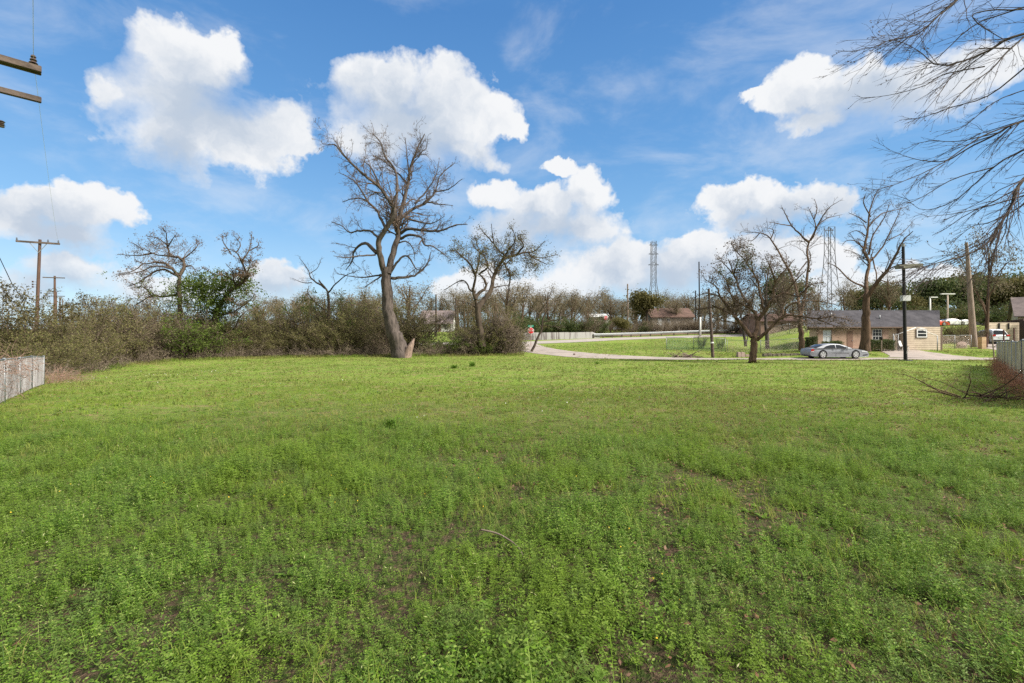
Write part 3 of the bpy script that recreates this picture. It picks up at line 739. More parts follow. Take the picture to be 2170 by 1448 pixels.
# ---- generic far trees
def bare_mesh(h,w,n=10,tw=3.):
    p=np.zeros((1,8,3)); p[0,:,2]=np.linspace(-.2,h*.62,8); p[0,:,:2]=np.cumsum(rng.normal(0,.05,(8,2)),0)*h*.12
    r=(.022*h*np.linspace(1,.35,8))[None]
    a=spawn(p,r,1,.28,38,.75,.6,7,.16,.1,1,h*.55,const=n,rmin=.03)
    b=spawn(a[0],a[1],1.7,.2,42,.42,.5,5,.2,.1,.4,2.4,rmin=.018)
    c=spawn(b[0],b[1],2.6,.15,42,.5,.6,4,.2,.08,.25,1.2,rmin=.012)
    tr=tubes([(p,r,8),(a[0],a[1],5)]); cr=tubes([(b[0],b[1],4),(c[0],c[1],3)]); h=float(np.percentile(cr[0][:,2],98))
    return np_mesh('trunk',*tr,None,BARK_BROWN,True),np_mesh('crown',*cr,None,TWIG),np_mesh('foliage',*leaves_at(c[0],3600,.13,.34),None,L_BRUSH),h
def oak_mesh(h,w,m,nl=7500,ls=.32):
    p=np.zeros((1,7,3)); p[0,:,2]=np.linspace(-.2,h*.5,7); p[0,:,:2]=np.cumsum(rng.normal(0,.04,(7,2)),0)*h*.1
    r=(.03*h*np.linspace(1,.4,7))[None]
    a=spawn(p,r,1,.4,55,.9,.6,6,.16,.12,1,h*.6,const=13,rmin=.04)
    b=spawn(a[0],a[1],1.2,.3,45,.5,.5,5,.2,.08,.4,2.2,rmin=.02)
    tips=b[0][:,-2:].reshape(-1,3); tips=tips[rng.permutation(len(tips))[:170]]
    cl=np.repeat(tips,nl//len(tips),0); cl=cl+rng.normal(size=cl.shape)*np.array([.75,.75,.42])
    lv=leaf_quads(cl,ls*rng.uniform(.5,1.3,len(cl)),.6); h=float(np.percentile(cl[:,2],97))
    return np_mesh('trunk',*tubes([(p,r,8),(a[0],a[1],5)]),None,BARK_DARK,True),np_mesh('crown',*tubes([(b[0],b[1],3)]),None,TWIG),np_mesh('foliage',*lv,None,m),h
TBm=[bare_mesh(8,7,n) for n in (9,11,8,10)]
TO=[oak_mesh(9,9,L_DKGREEN),oak_mesh(9,9,L_OLIVE,6500),oak_mesh(9,9,L_DKGREEN,6000)]
def place_tree(v,name,label,px,top,Y0,group=None,sx=1.,base=None):
    x=PX(px,Y0); z=g(x,Y0); h=PZ(top,Y0)-z; s=max(h,1.5)/v[3]
    t=thing(name,label,'tree',(x,Y0,z),rng.uniform(0,6.28),group); t.scale=(s*sx,s*sx,s)
    for nm,me in zip(('trunk','crown','foliage'),v[:3]): link(nm,me,t)
    return t
GT='bare trees on the rise beyond the upper street'; LT='leafless brown tree among the row on the rise beyond the upper street'
for i,(px,top,Y0) in enumerate([(1108,604,96),(1138,630,104),(1162,612,90),(1188,628,108),(1212,618,98),(1245,628,104),(1272,632,112),(1292,632,100),(1318,645,108),(1345,650,116),(1402,622,112),(1432,636,100),(1455,628,118),(1480,640,110),(1505,625,112),(1540,635,120)]):
    place_tree(TBm[i%4],'bare_tree',LT,px,top,Y0,GT,1.05)
for i,px in enumerate(list(np.linspace(1090,1700,24))+list(np.linspace(540,1070,15))):
    place_tree(TBm[(i*3+1)%4],'bare_tree','leafless tree in the far row against the sky beyond the upper street',px+(rng.uniform(-10,10) if not 880<px<965 else 90),rng.uniform(616,640)-(4 if px<1080 else 0),rng.uniform(122,142),'far trees against the sky',1.35)
for i,px in enumerate(np.linspace(1100,1500,12)):
    Y0=rng.uniform(100,110); place_shrub((SE+SB+SO)[i%8],'scrub','dark scrubby bush in the band behind the white shed and the brown roofed house','shrub',PX(px,Y0),Y0,rng.uniform(2.2,3.6),'scrub band on the rise',1.6)
GL='bare trees behind the thicket'; LTL='leafless brown tree standing behind the thicket left of the lane'
for i,(px,top,Y0) in enumerate([(560,640,74),(590,645,70),(640,640,80),(735,628,72),(770,612,78),(800,625,86),(868,600,80),(915,632,118),(935,625,116),(965,615,114),(1075,606,80),(1050,622,88),(985,628,96),(210,640,60),(270,640,62),(330,655,64)]):
    place_tree(TBm[(i+1)%4],'bare_tree',LTL,px,top,Y0,GL,1.0)
GH='bare trees behind the tan house'
for i,(px,top,Y0) in enumerate([(1660,590,84),(1735,610,82),(1790,600,90),(1880,590,96)]):
    place_tree(TBm[i],'bare_tree','leafless tree rising behind the dark roof of the tan house',px,top,Y0,GH,.9)
GOK='dark evergreen trees on the rise at the right'
for i,(px,top,Y0,sx) in enumerate([(1870,606,108,1.),(1905,618,112,1.),(1940,620,120,1.),(1985,598,118,1.),(2030,588,122,1.1),(2072,596,116,1.),(2112,592,120,1.),(2150,596,112,1.),(2190,588,116,1.1),(2240,610,120,1.1),(1830,620,118,.9),(1655,585,100,.8)]):
    place_tree(TO[i%3],'evergreen_tree','dense evergreen tree on the rise behind the tan house and the carport',px,top,Y0,GOK,sx)
place_tree(TO[1],'round_oak','single round-topped dark evergreen beside the brown roofed house on the rise',1372,622,98,None,.85)
place_tree(TO[1],'yellow_tree','small yellow-green leafed tree beside the upper street guardrail',1318,676,84,None,1.1)
gd='dark evergreen shrubs above the retaining wall'
for i,(px,Y0,h) in enumerate([(1085,83,2.9),(1112,82,3.0),(1148,84,2.8),(1172,85,2.6),(1198,84,2.9),(1222,86,2.8)]):
    place_shrub(SE[i%2],'evergreen_shrub','dark evergreen shrub in the row growing above the stained retaining wall','shrub',PX(px,Y0),Y0,h,gd,1.25)
gshrub(SB[0],'rust-brown vine mound just past the end of the retaining wall',1240,86,4.4,1.1,'shrub')
gshrub(SE[1],'dark round evergreen bush below the white shed',1268,90,2.6,1.,'evergreen_shrub')
gshrub(SE[0],'dark shrub beside the brown roofed house',1362,92,1.8,1.1,'evergreen_shrub')
gbs='brown scrub on the bank beyond the guardrail'
for i,px in enumerate(range(1290,1690,22)):
    Y0=93+rng.uniform(-2,3); place_shrub(SB[i%3],'scrub','bare brown scrub bush on the bank beyond the guardrail','shrub',PX(px,Y0),Y0,rng.uniform(1.5,3.0),gbs,1.5)
for i,px in enumerate(np.linspace(1845,2185,15)):
    Y0=106+(i%4); place_shrub((SO+SE)[i%5],'scrub','bushy scrub filling in below the dark evergreen trees on the rise at the right','shrub',PX(px,Y0),Y0,rng.uniform(3.2,4.8),'scrub under the evergreens',1.6)
# feathery tree beside the leaning trunk-like pole, scrub by the gate
Y0=57.; place_tree(TBm[2],'feathery_tree','tall twiggy tree right beside the weathered grey pole by the gate',2092,500,Y0,None,.62)
gf='dry shrubs between the tan house and the stone pillar'
for i,(px,h) in enumerate([(2000,.8),(2018,1.0),(2034,1.3),(2047,2.0),(2054,2.6),(2066,2.4),(2072,1.8)]):
    place_shrub((SB+SO)[i%6],'shrub','dry brown shrub in the yard between the tan house and the stone pillar','shrub',PX(px,57.),57.+i%3,h,gf,1.)
# little bare saplings inside the wire fence
for i,(px,h) in enumerate([(1486,1.7),(1526,1.6)]):
    place_shrub(SB[i],'sapling',('bare sapling inside the green wire fence, left of the wooden post','bare sapling inside the green wire fence, right of the wooden post')[i],'sapling',PX(px,58.),58.,h,None,.6)
# ================================================================ low plants of the lawn
def fn(x,y,s,seed=0):
    r=np.random.default_rng(seed); o=np.zeros_like(x)
    for i in range(9):
        a=r.uniform(0,2*np.pi); f=s*r.uniform(.5,2.2); o+=np.sin((x*np.cos(a)+y*np.sin(a))*f+r.uniform(0,6.28)+1.1*np.sin((x*np.sin(a)-y*np.cos(a))*f*.7))/(1+i*.12)
    return o/4.
def ring(n,y0,y1,power=1.,m=1.22):
    """points in the wedge of lawn the camera looks over"""
    u=rng.random(n); y=(y0**(power+1)+u*(y1**(power+1)-y0**(power+1)))**(1/(power+1)); x=rng.uniform(-1,1,n)*(y*m+1.6)
    return x,y
def lawn_ok(x,y):
    ed=np.interp((x/np.maximum(y,.1))*F+CX,edge_px+[1330,2170],edge_Y+[46.,46.])
    road=(x>9)&(y>40.4)
    return (y<ed-.1)&(~road)&(y<48)
def compound(L,np_,ls,lw,drop):
    """one pinnate leaf along +x"""
    V=[]
    for i in range(np_):
        u=(i+1)/np_; x=L*u; z=-drop*L*u*u+.02*np.sin(u*9)
        for s in (-1,1):
            if i==np_-1 and s==1: continue
            l=ls*(1-.35*abs(u-.45)); d=np.array([.35,s,.25+rng.normal()*.25]) if i<np_-1 else np.array([1.,0,0]); d/=np.linalg.norm(d)
            q=np.cross(d,[0,0,1]); q/=np.linalg.norm(q); c=np.array([x,0,z]); w=q*lw*.5
            V+=[c,c+d*l*.5+w,c+d*l,c+d*l*.5-w]
    st=np.array([[0,-.0009,0],[L*.95,-.0006,-drop*L*.9],[L*.95,.0006,-drop*L*.9],[0,.0009,0]])
    return np.concatenate([np.array(V),st])
def rotz(V,a): c,s=np.cos(a),np.sin(a); return V@np.array([[c,s,0],[-s,c,0],[0,0,1]])
def roty(V,a): c,s=np.cos(a),np.sin(a); return V@np.array([[c,0,s],[0,1,0],[-s,0,c]])
def sprig(h,nl,np_,ls,lw):
    parts=[]; top=np.array([rng.normal()*h*.35,rng.normal()*h*.35,h])
    for i in range(nl):
        u=(i+1)/nl; L=rng.uniform(.07,.12)*(h/.12)**.5
        V=rotz(roty(compound(L,np_,ls,lw,rng.uniform(.1,.5)),-rng.uniform(.1,.8)),rng.uniform(0,6.28))+top*u
        parts.append(V)
    return np.concatenate(parts)
def tuft(nb,h,w,lean):
    V=[]
    for i in range(nb):
        a=rng.uniform(0,6.28); hh=h*rng.uniform(.5,1.1); l=lean*rng.uniform(.2,1.)*hh; d=np.array([np.cos(a),np.sin(a),0]); s=np.array([-np.sin(a),np.cos(a),0])*w*.5
        b=np.array([rng.normal()*h*.18,rng.normal()*h*.18,-.01]); m=b+d*l*.35+np.array([0,0,hh*.6]); e=b+d*l+np.array([0,0,hh*rng.uniform(.75,1.)])
        V+=[b-s,b+s,m+s*.8,m-s*.8, m-s*.8,m+s*.8,e+s*.12,e-s*.12]
    return np.array(V)
def scatter(protos,x,y,sc):
    Vs=[]; k=rng.integers(0,len(protos),len(x)); a=rng.uniform(0,6.28,len(x)); z=gz(x,y)
    for i,pv in enumerate(protos):
        j=np.where(k==i)[0]
        if not len(j): continue
        c,s=np.cos(a[j])[:,None],np.sin(a[j])[:,None]; q=sc[j][:,None]
        V=np.stack([(pv[None,:,0]*c-pv[None,:,1]*s)*q+x[j][:,None],(pv[None,:,0]*s+pv[None,:,1]*c)*q+y[j][:,None],pv[None,:,2]*q+z[j][:,None]],-1)
        Vs.append(V.reshape(-1,3))
    V=np.concatenate(Vs); return V,np.arange(len(V)).reshape(-1,4)
M_VETCH=leaf_mat('vetch leaf',[(.108,.205,.022),(.165,.28,.03),(.048,.105,.016),(.29,.375,.085),(.075,.16,.028)],.45,.45,(.16,.235,.026),.5,(.13,.19,.055))
M_MID=leaf_mat('mid lawn leaf',[(.132,.228,.024),(.178,.28,.03),(.08,.152,.02),(.26,.33,.068)],.45,.5,(.21,.275,.034),.4,(.22,.18,.075))
M_BROAD=leaf_mat('broad weed leaf',[(.12,.22,.03),(.17,.28,.04),(.10,.18,.03)],.4,.5)
M_GRASS=leaf_mat('grass blade',[(.20,.295,.03),(.255,.34,.04),(.165,.24,.03),(.30,.34,.08)],.45,.5,(.30,.25,.10),.35,(.27,.21,.09))
M_GRASS_FAR=leaf_mat('lawn blade',[(.148,.228,.032),(.182,.258,.038),(.118,.192,.028),(.245,.268,.08)],.4,.6,(.30,.265,.10),.28,(.28,.215,.10))
M_POD=leaf_mat('pale seed pod',[(.34,.36,.14),(.26,.30,.09),(.42,.40,.22)],.3)
M_DLEAF=leaf_mat('fallen leaf',[(.13,.065,.04),(.19,.10,.06),(.085,.045,.03),(.24,.15,.10)],.1,.7)
M_FLW=leaf_mat('white flower',[(.62,.60,.5),(.75,.73,.66),(.5,.45,.3)],.3)
M_YEL=leaf_mat('yellow flower',[(.62,.40,.03),(.7,.5,.06)],.3)
# vetch close to the camera
sp=[sprig(rng.uniform(.07,.16),rng.integers(4,7),8,.0155,.0062) for _ in range(24)]
x,y=ring(74000,1.7,11); keep=lawn_ok(x,y)&(rng.random(len(x))>sstep(4.5,10.8,y))&(fn(x,y,1.5,3)*.55+.85*fn(x,y,5.5,4)+rng.normal(0,.16,len(x))>-.74+.5*sstep(-.1,.3,x/y)); x,y=x[keep],y[keep]
sp2=[sprig(rng.uniform(.05,.11),4,4,.024,.011) for _ in range(16)]
x2,y2=ring(46000,4.5,25); keep=lawn_ok(x2,y2)&(fn(x2,y2,1.1,5)*.6+.6*fn(x2,y2,3.1,6)+rng.normal(0,.3,len(x2))>-.12+.12*sstep(-.1,.3,x2/y2))&(rng.random(len(x2))>sstep(9,25,y2))&(rng.random(len(x2))<sstep(4,8,y2)); x2,y2=x2[keep],y2[keep]
hk=lambda x,y:np.clip(.95+.42*np.clip(fn(x,y,1.2,9),-1,1)+.42*np.clip(fn(x,y,5.5,10),-1,1),.35,2.)
Va,Qa=scatter(sp,x,y,hk(x,y)*rng.uniform(.8,1.3,len(x))); Vb,Qb=scatter(sp2,x2,y2,hk(x2,y2)*rng.uniform(.7,1.2,len(x2))*(1.15-.5*sstep(9,24,y2)))
V,Q=Va,Qa
tag(link('vetch',np_mesh('vetch',V,Q,None,M_VETCH)),'feathery green vetch carpeting the near part of the lawn','vetch',kind='stuff')
tag(link('mid_lawn_weeds',np_mesh('mid_lawn_weeds',Vb,Qb,None,M_MID)),'low leafy weeds thinning out toward the middle of the lawn','weeds',kind='stuff')
# broader-leaved rosettes that break up the carpet
def rosette(n,L,wd):
    V=[]
    for i in range(n):
        a=rng.uniform(0,6.28); l=L*rng.uniform(.6,1.15); d=np.array([np.cos(a),np.sin(a),0]); s=np.array([-np.sin(a),np.cos(a),0])*wd*.5*rng.uniform(.7,1.2); up=np.array([0,0,1.])*l
        e=rng.uniform(.25,.9); p1=d*l*.35+up*.35*e; p2=d*l*.75+up*.55*e; p3=d*l+up*.5*e
        V+=[d*0,p1-s,p2-s*.2,p1+s, p1-s,p2-s*.9,p3,p2-s*.2, p1+s,p2-s*.2,p3,p2+s*.9]
    return np.array(V)
x,y=ring(2600,1.9,12,.8); k=lawn_ok(x,y)&(fn(x,y,1.3,41)+rng.normal(0,.3,len(x))>.25); x,y=x[k],y[k]
V,Q=scatter([rosette(8,.065,.02) for _ in range(10)],x,y,rng.uniform(.5,1.5,len(x)))
tag(link('broadleaf_weeds',np_mesh('broadleaf_weeds',V,Q,None,M_BROAD)),'broad-leaved low weeds scattered through the near vetch','weeds',kind='stuff')
# grass
def tf(n,nb,h,w,lean): return [tuft(nb,h*rng.uniform(.7,1.3),w,lean) for _ in range(n)]
x,y=ring(13500,1.7,10.5); keep=lawn_ok(x,y)&(rng.random(len(x))>sstep(5,10.5,y))&(fn(x,y,1.4,12)*.7+.5*fn(x,y,4.,11)+rng.normal(0,.2,len(x))>.22); x,y=x[keep],y[keep]
A=scatter(tf(14,7,.13,.0045,1.2),x,y,rng.uniform(.6,1.3,len(x)))
x,y=ring(46000,5,25,.8); keep=lawn_ok(x,y)&(rng.random(len(x))>sstep(12,25,y))&(fn(x,y,.9,13)+rng.normal(0,.5,len(x))>-.25); x,y=x[keep],y[keep]
Bq=scatter(tf(14,6,.095,.007,.8),x,y,rng.uniform(.6,1.3,len(x)))
tag(link('grass',np_mesh('grass',*join(A,Bq),None,M_GRASS)),'green grass blades among the vetch of the near lawn','grass',kind='stuff')
x,y=ring(60000,10,50,.55); keep=lawn_ok(x,y)&(fn(x,y,.8,14)+rng.normal(0,.6,len(x))>-.5)&(rng.random(len(x))<sstep(9,19,y)); x,y=x[keep],y[keep]
C=scatter(tf(12,5,.085,.016,.9),x,y,rng.uniform(.6,1.4,len(x))*np.clip(1+.3*fn(x,y,.5,15)+.45*fn(x,y,2.2,16),.5,2.2))
# taller tufts along the thicket and fences
px=rng.uniform(60,1110,5200); Y0=np.interp(px,edge_px,edge_Y)-rng.gamma(1.2,.45,5200); xx=(px-CX)/F*Y0
D=scatter(tf(12,7,.22,.016,.6),xx,Y0,rng.uniform(.5,1.4,len(xx)))
xx=np.concatenate([rng.uniform(9,45,2600),rng.uniform(20,60,5000),rng.uniform(3,28,7000)]); yy=np.concatenate([rng.uniform(40.2,40.8,2600),rng.uniform(46.6,51,5000),rng.uniform(48,75,7000)])
ok=(~((xx>36.)&(xx<44.)&(yy>44)))&(~((xx>49.5)&(xx<55.5)&(yy>44)))&(yy>46)&((xx>20)|((yy-62)*1.0<(xx-3)*.45)&(xx>11+ (yy-46)*-.55))
ok[:2600]=True
E_=scatter(tf(10,5,.13,.02,.7),xx[ok],yy[ok],rng.uniform(.5,1.3,ok.sum()))
tag(link('lawn_grass',np_mesh('lawn_grass',*join(C,D,E_),None,M_GRASS_FAR)),'short bright grass of the open lawn and verges','grass',kind='stuff')
# pods, dead leaves, specks of flower
x,y=ring(9000,1.9,8); k=fn(x,y,1.8,21)+rng.normal(0,.3,len(x))>.0; x,y=x[k],y[k]
c=np.column_stack([x,y,gz(x,y)+rng.uniform(.06,.17,len(x))]); V,Q=leaf_quads(c,rng.uniform(.012,.03,len(c)),.22)
tag(link('seed_pods',np_mesh('seed_pods',V,Q,None,M_POD)),'pale vetch seed pods above the near leaves','seed pods',kind='stuff')
x,y=ring(60000,1.9,17); k=(fn(x,y,1.5,3)*.55+.85*fn(x,y,5.5,4)+rng.normal(0,.2,len(x))<-.16+.40*sstep(-.1,.3,x/y))&(rng.random(len(x))<.15+.85*sstep(-.25,.15,x/y))|(rng.random(len(x))<.02+.05*(x/y>.2)); x,y=x[k],y[k]
c=np.column_stack([x,y,gz(x,y)+rng.uniform(.004,.045,len(x))]); V,Q=leaf_quads(c,rng.uniform(.018,.055,len(c)),.5,.6)
tag(link('fallen_leaves',np_mesh('fallen_leaves',V,Q,None,M_DLEAF)),'dry brown leaves lying in the gaps of the near lawn','fallen leaves',kind='stuff')
x,y=ring(2600,9,38,.6); k=lawn_ok(x,y)&(fn(x,y,.45,31)+rng.normal(0,.15,len(x))>.42); x,y=x[k],y[k]
c=np.column_stack([x,y,gz(x,y)+rng.uniform(.05,.1,len(x))]); V,Q=leaf_quads(c,rng.uniform(.02,.045,len(c)),.8,.3)
x,y=ring(500,2,8); k=(fn(x,y,.8,33)>.1)&(x<1); x,y=x[k],y[k]; c=np.column_stack([x,y,gz(x,y)+rng.uniform(.09,.16,len(x))]); V2,Q2=leaf_quads(c,rng.uniform(.009,.016,len(c)),.9,.3)
tag(link('white_flowers',np_mesh('white_flowers',V,Q,None,M_FLW)),'tiny white flowers speckling the open lawn','flowers',kind='stuff')
tag(link('yellow_flowers',np_mesh('yellow_flowers',V2,Q2,None,M_YEL)),'tiny yellow flowers among the near vetch','flowers',kind='stuff')
# single weeds that stand out
def weed(px,py,label,nb,h,w,lean,m=None,mesh=None):
    Y0=EYE*F/(py-CY)
    for _ in range(8): Y0=(EYE-g(PX(px,Y0),Y0))*F/(py-CY)
    x=PX(px,Y0); V=tuft(nb,h,w,lean) if mesh is None else mesh
    return tag(link('weed',np_mesh('weed',V,np.arange(len(V)).reshape(-1,4),None,m or M_DK),None,(x,Y0,g(x,Y0))),label,'weed')
M_DK=leaf_mat('weed blade',[(.10,.19,.022),(.14,.24,.03),(.08,.15,.022)],.4)
weed(826,908,'solitary bright broad-leaved weed clump in the middle of the lawn left of centre',38,.24,.03,1.)
weed(1000,777,'wide dark clump of taller weeds far out in the lawn beneath the vine covered tree',110,.42,.03,1.2)
weed(962,781,'low dark weed patch just left of the wide weed clump far out in the lawn',80,.3,.03,1.8)
weed(1265,772,'small dark weed tuft at the far lawn edge in front of the lane',40,.3,.03,1.2)
# ================================================================ poles, wires, fences, signs
WOOD_POLE=mat('reddish creosoted pole',(.12,.068,.048),(.065,.04,.03),.9,3,6,bump=.4,stretch=(5,5,.5))
WOOD_ARM=mat('weathered timber',(.115,.085,.065),(.05,.037,.03),.9,3,6,bump=.5,stretch=(1,1,1))
WOOD_GREY=mat('grey weathered pole',(.30,.23,.18),(.16,.12,.09),.9,3,6,bump=.4,stretch=(5,5,.4))
IRON=mat('dark iron',(.03,.026,.024),(.018,.016,.016),.6,6,3,.6)
BLACKP=mat('black painted pole',(.014,.013,.013),(.008,.008,.008),.7,5,4)
GALV=mat('galvanized steel',(.28,.29,.29),(.20,.21,.21),.5,6,4,.5)
WIREM=mat('chain link wire',(.74,.62,.51),(.46,.37,.30),.7,1.2,6,.1)
WIREL=mat('stained chain link wire',(.40,.375,.35),(.22,.195,.175),.7,1.5,6,.1,stretch=(1,1,.3))
WIREG=mat('green coated chain link wire',(.20,.33,.24),(.15,.26,.19),.7,9,3)
PORC=mat('dark glazed insulator',(.075,.05,.04),(.05,.035,.03),.3,5,2)
WIREP=mat('bare aluminium wire',(.75,.76,.78),(.68,.69,.7),.5,5,2,.0)
WHITEP=mat('white paint',(.62,.61,.58),(.52,.51,.48),.6,5,4)
REDS=mat('sign red',(.68,.012,.025),(.6,.012,.022),.5,8,2)
GREENS=mat('sign green',(.01,.28,.17),(.01,.24,.15),.5,8,2)
SIGNW=mat('sign white',(.78,.77,.75),(.72,.71,.69),.5,8,2)
def tube_obj(name,pts,r,m,parent=None,loc=None,sides=6,r1=None,n=None,smooth=True):
    p=catmull(pts,n or max(3,len(pts)*5)); rr=np.linspace(r,r if r1 is None else r1,len(p))
    return link(name,np_mesh(name,*tubes([(p[None],rr[None],sides)]),None,m,smooth),parent,loc)
def insulator(parent,x,y,z,s=1.):
    b=MB(); b.cyl((x,y,z),(x,y,z+.05*s),.02*s,n=8)
    for k in range(3): b.cyl((x,y,z+(.05+.06*k)*s),(x,y,z+(.085+.06*k)*s),(.07-.012*k)*s,(.045-.008*k)*s,10)
    return b.build('insulator',PORC,parent,smooth=False)
def utility_pole(label,px,Y0,top,arm_px=None,arm_z=None,lean=0.,r=.16,ang=.0,m=None,braces=True,base=None,small=False,tap=.72):
    x=PX(px,Y0); z=g(x,Y0); H=PZ(top,Y0)-z
    t=thing('utility_pole',label,'utility pole',(x,Y0,z))
    tube_obj('pole',[(0,0,-.3),(lean*.5,0,H*.5),(lean,0,H)],r,m or WOOD_POLE,t,None,10,r*tap)
    if arm_px:
        arm_z=PZ(arm_z,Y0)-z
        L=arm_px/F*Y0/2; c=Vector((lean*(arm_z/H) if H else 0,-.13,arm_z)); d=Vector((math.cos(ang),math.sin(ang),0))
        b=MB(); b.bar(c-d*L,c+d*L,.10,.13); b.build('crossarm',WOOD_ARM,t)
        if braces:
            b=MB()
            for s in (-1,1): b.bar(c+d*L*.42*s,c+Vector((0,.02,-.75)),.035,.035)
            b.build('brace',GALV,t)
        if not small:
            for s in (-.96,.45,.93): q=c+d*L*s; insulator(t,q.x,q.y,q.z+.06)
    return t
p1=utility_pole('tallest reddish wooden utility pole with one crossarm behind the thicket at far left',74,36.,508,70,515,.38,.125,.45)
for i,zz in enumerate((6.1,5.9,5.72)):
    b=MB(); b.cyl((.05,-.22,zz),(.05,-.22,zz+.12),.05,n=8); b.bar((.05,-.22,zz+.06),(.2,0,zz+.06),.02); b.build('bracket',PORC,p1)
utility_pole('smaller wooden pole with a crossarm, just right of the tallest reddish pole',116,70,585,38,589,.0,.17,.3,braces=False,small=True)
utility_pole('far wooden pole whose crossarm shows low behind the smaller pole',119,92,618,34,628,0.,.17,.2,braces=False,small=True)
utility_pole('most distant of the far left poles, thin and without a crossarm',133,135,636,None,None,0.,.17)
utility_pole('thin far pole carrying a dark transformer, just left of the most distant pole',127,112,630,None,None,0.,.17)
# near pole just outside the frame: crossarm ends poke in
t=thing('utility_pole','near timber utility pole outside the frame whose two crossarm ends poke in at upper left','utility pole',(-10.85,8.95,g(-10.85,8.95)))
O=Vector(t.location)
tube_obj('pole',[(0,0,-.3),(0,0,4),(0,0,8.3)],.17,WOOD_POLE,t,None,12,.13)
e1=Vector(P(88,151,10.))-O; d=Vector((-.70,-.71,0)).normalized()
b=MB(); nb=Vector((-d.y,d.x,0))*.06
for s in (-1,1): b.bar(e1+nb*s,e1+nb*s+d*2.9,.095,.125)
b.build('crossarm',WOOD_ARM,t,bevel=.008)
e2=Vector(P(88,213,10.))-O; b=MB(); b.bar(e2,e2+d*2.9,.09,.11); b.build('crossarm',WOOD_ARM,t,bevel=.008)
q=e1+d*.12; ins=insulator(t,q.x,q.y,q.z+.06,1.05)
b=MB(); b.bar(e1+d*.75+Vector((0,0,-.08)),Vector((-.02,.02,e1.z-.75)),.035); b.build('brace',GALV,t)
b=MB(); b.bar(e2+d*.68+Vector((0,0,-.07)),Vector((-.02,.02,e2.z-.6)),.035); b.build('brace',GALV,t)
q=Vector(P(3,262,9.6))-O; b=MB()
for k in range(4): b.cyl((q.x,q.y,q.z+.035*k-.07),(q.x,q.y,q.z+.035*k-.05),.05+.008*(k%2),.034,10)
b.bar((q.x,q.y,q.z),(0,0,q.z+.02),.025); b.build('spool_insulator',PORC,t)
def wire(label,pts,r,m,nm='wire',sag=0.):
    p=np.array(pts,float); n=28
    if len(p)==2:
        u=np.linspace(0,1,n)[:,None]; p=p[0]*(1-u)+p[1]*u; p[:,2]-=4*sag*(u*(1-u))[:,0]
    return tag(link(nm,np_mesh(nm,*tubes([(p[None],np.full((1,len(p)),r),5)]),None,m,True)),label,'wire')
top=O+e1+d*.12+Vector((0,0,.22)); far=Vector((PX(124,37.2),37.2,9.15))
wire('pale overhead wire running out from the near crossarm end toward the tallest pole',[top,far],.0035,WIREP,sag=.35)
wire('pale overhead wire climbing from the near crossarm end out of the top left corner',[top,Vector(P(70,-10,8.6)),Vector((-4.5,1.,7.6)),Vector((-2,-6,7.9))],.0045,WIREP)
wire('dark sagging cable from the left photo edge down to the tallest pole',[P(-60,440,30),P(0,548,31),P(28,607,33),P(50,636,34.5),P(72,648,35.8)],.022,IRON,'cable')
wire('thin pale guy wire low at the left edge beside the tallest pole',[P(-30,690,30),P(10,689,32),P(40,688,34),P(72,684,35.8)],.02,WIREP)
utility_pole('plain dark wooden pole in front of the white house behind the thicket',924,84,624,None,None,0.,.17,m=BARK_DARK)
t=utility_pole('dark pole with a small street lamp arm seen through the vine covered tree',966,88,632,None,None,0.,.15,m=BARK_DARK)
b=MB(); zt=PZ(637,88)-g(PX(966,88),88); b.bar((0,0,zt-.3),(-1.4,0,zt),.06); b.build('lamp_arm',GALV,t); b=MB(); b.box(-1.9,-1.2,-.15,.15,zt-.08,zt+.08); b.build('lamp_head',GALV,t)
utility_pole('bare grey pole above the treetops, left of the nearer lattice tower',1330,108,602,None,None,0.,.2,m=WOOD_GREY)
utility_pole('tall thin mast with a white painted foot beside the guardrail',1483,85,555,None,None,-.15,.13,m=IRON)
x=PX(1484,84.8); b=MB(); b.cyl((0,0,0),(0,0,3.4),.16,.15,10); tag(b.build('marker_post',WHITEP,None,(x,84.8,g(x,84.8)),True),'white marker post at the foot of the tall thin mast','post')
utility_pole('short dark pole left of the tall thin mast, half hidden by dead-leaf twigs',1474,96,616,None,None,0.,.15,m=IRON)
t=utility_pole('brown wooden post leaning slightly at the lane edge left of the dead-leaf tree',1511,46.8,612,None,None,-.42,.155,m=WOOD_ARM)
b=MB(); b.cyl((-.09,0,1.35),(-.092,0,1.5),.158,n=12); b.build('white_band',WHITEP,t,smooth=True)
t=utility_pole('weathered grey wooden pole, leaning left, between the tan house and stone pillar',2064,54.,514,None,None,-.85,.36,m=WOOD_GREY,tap=.4)
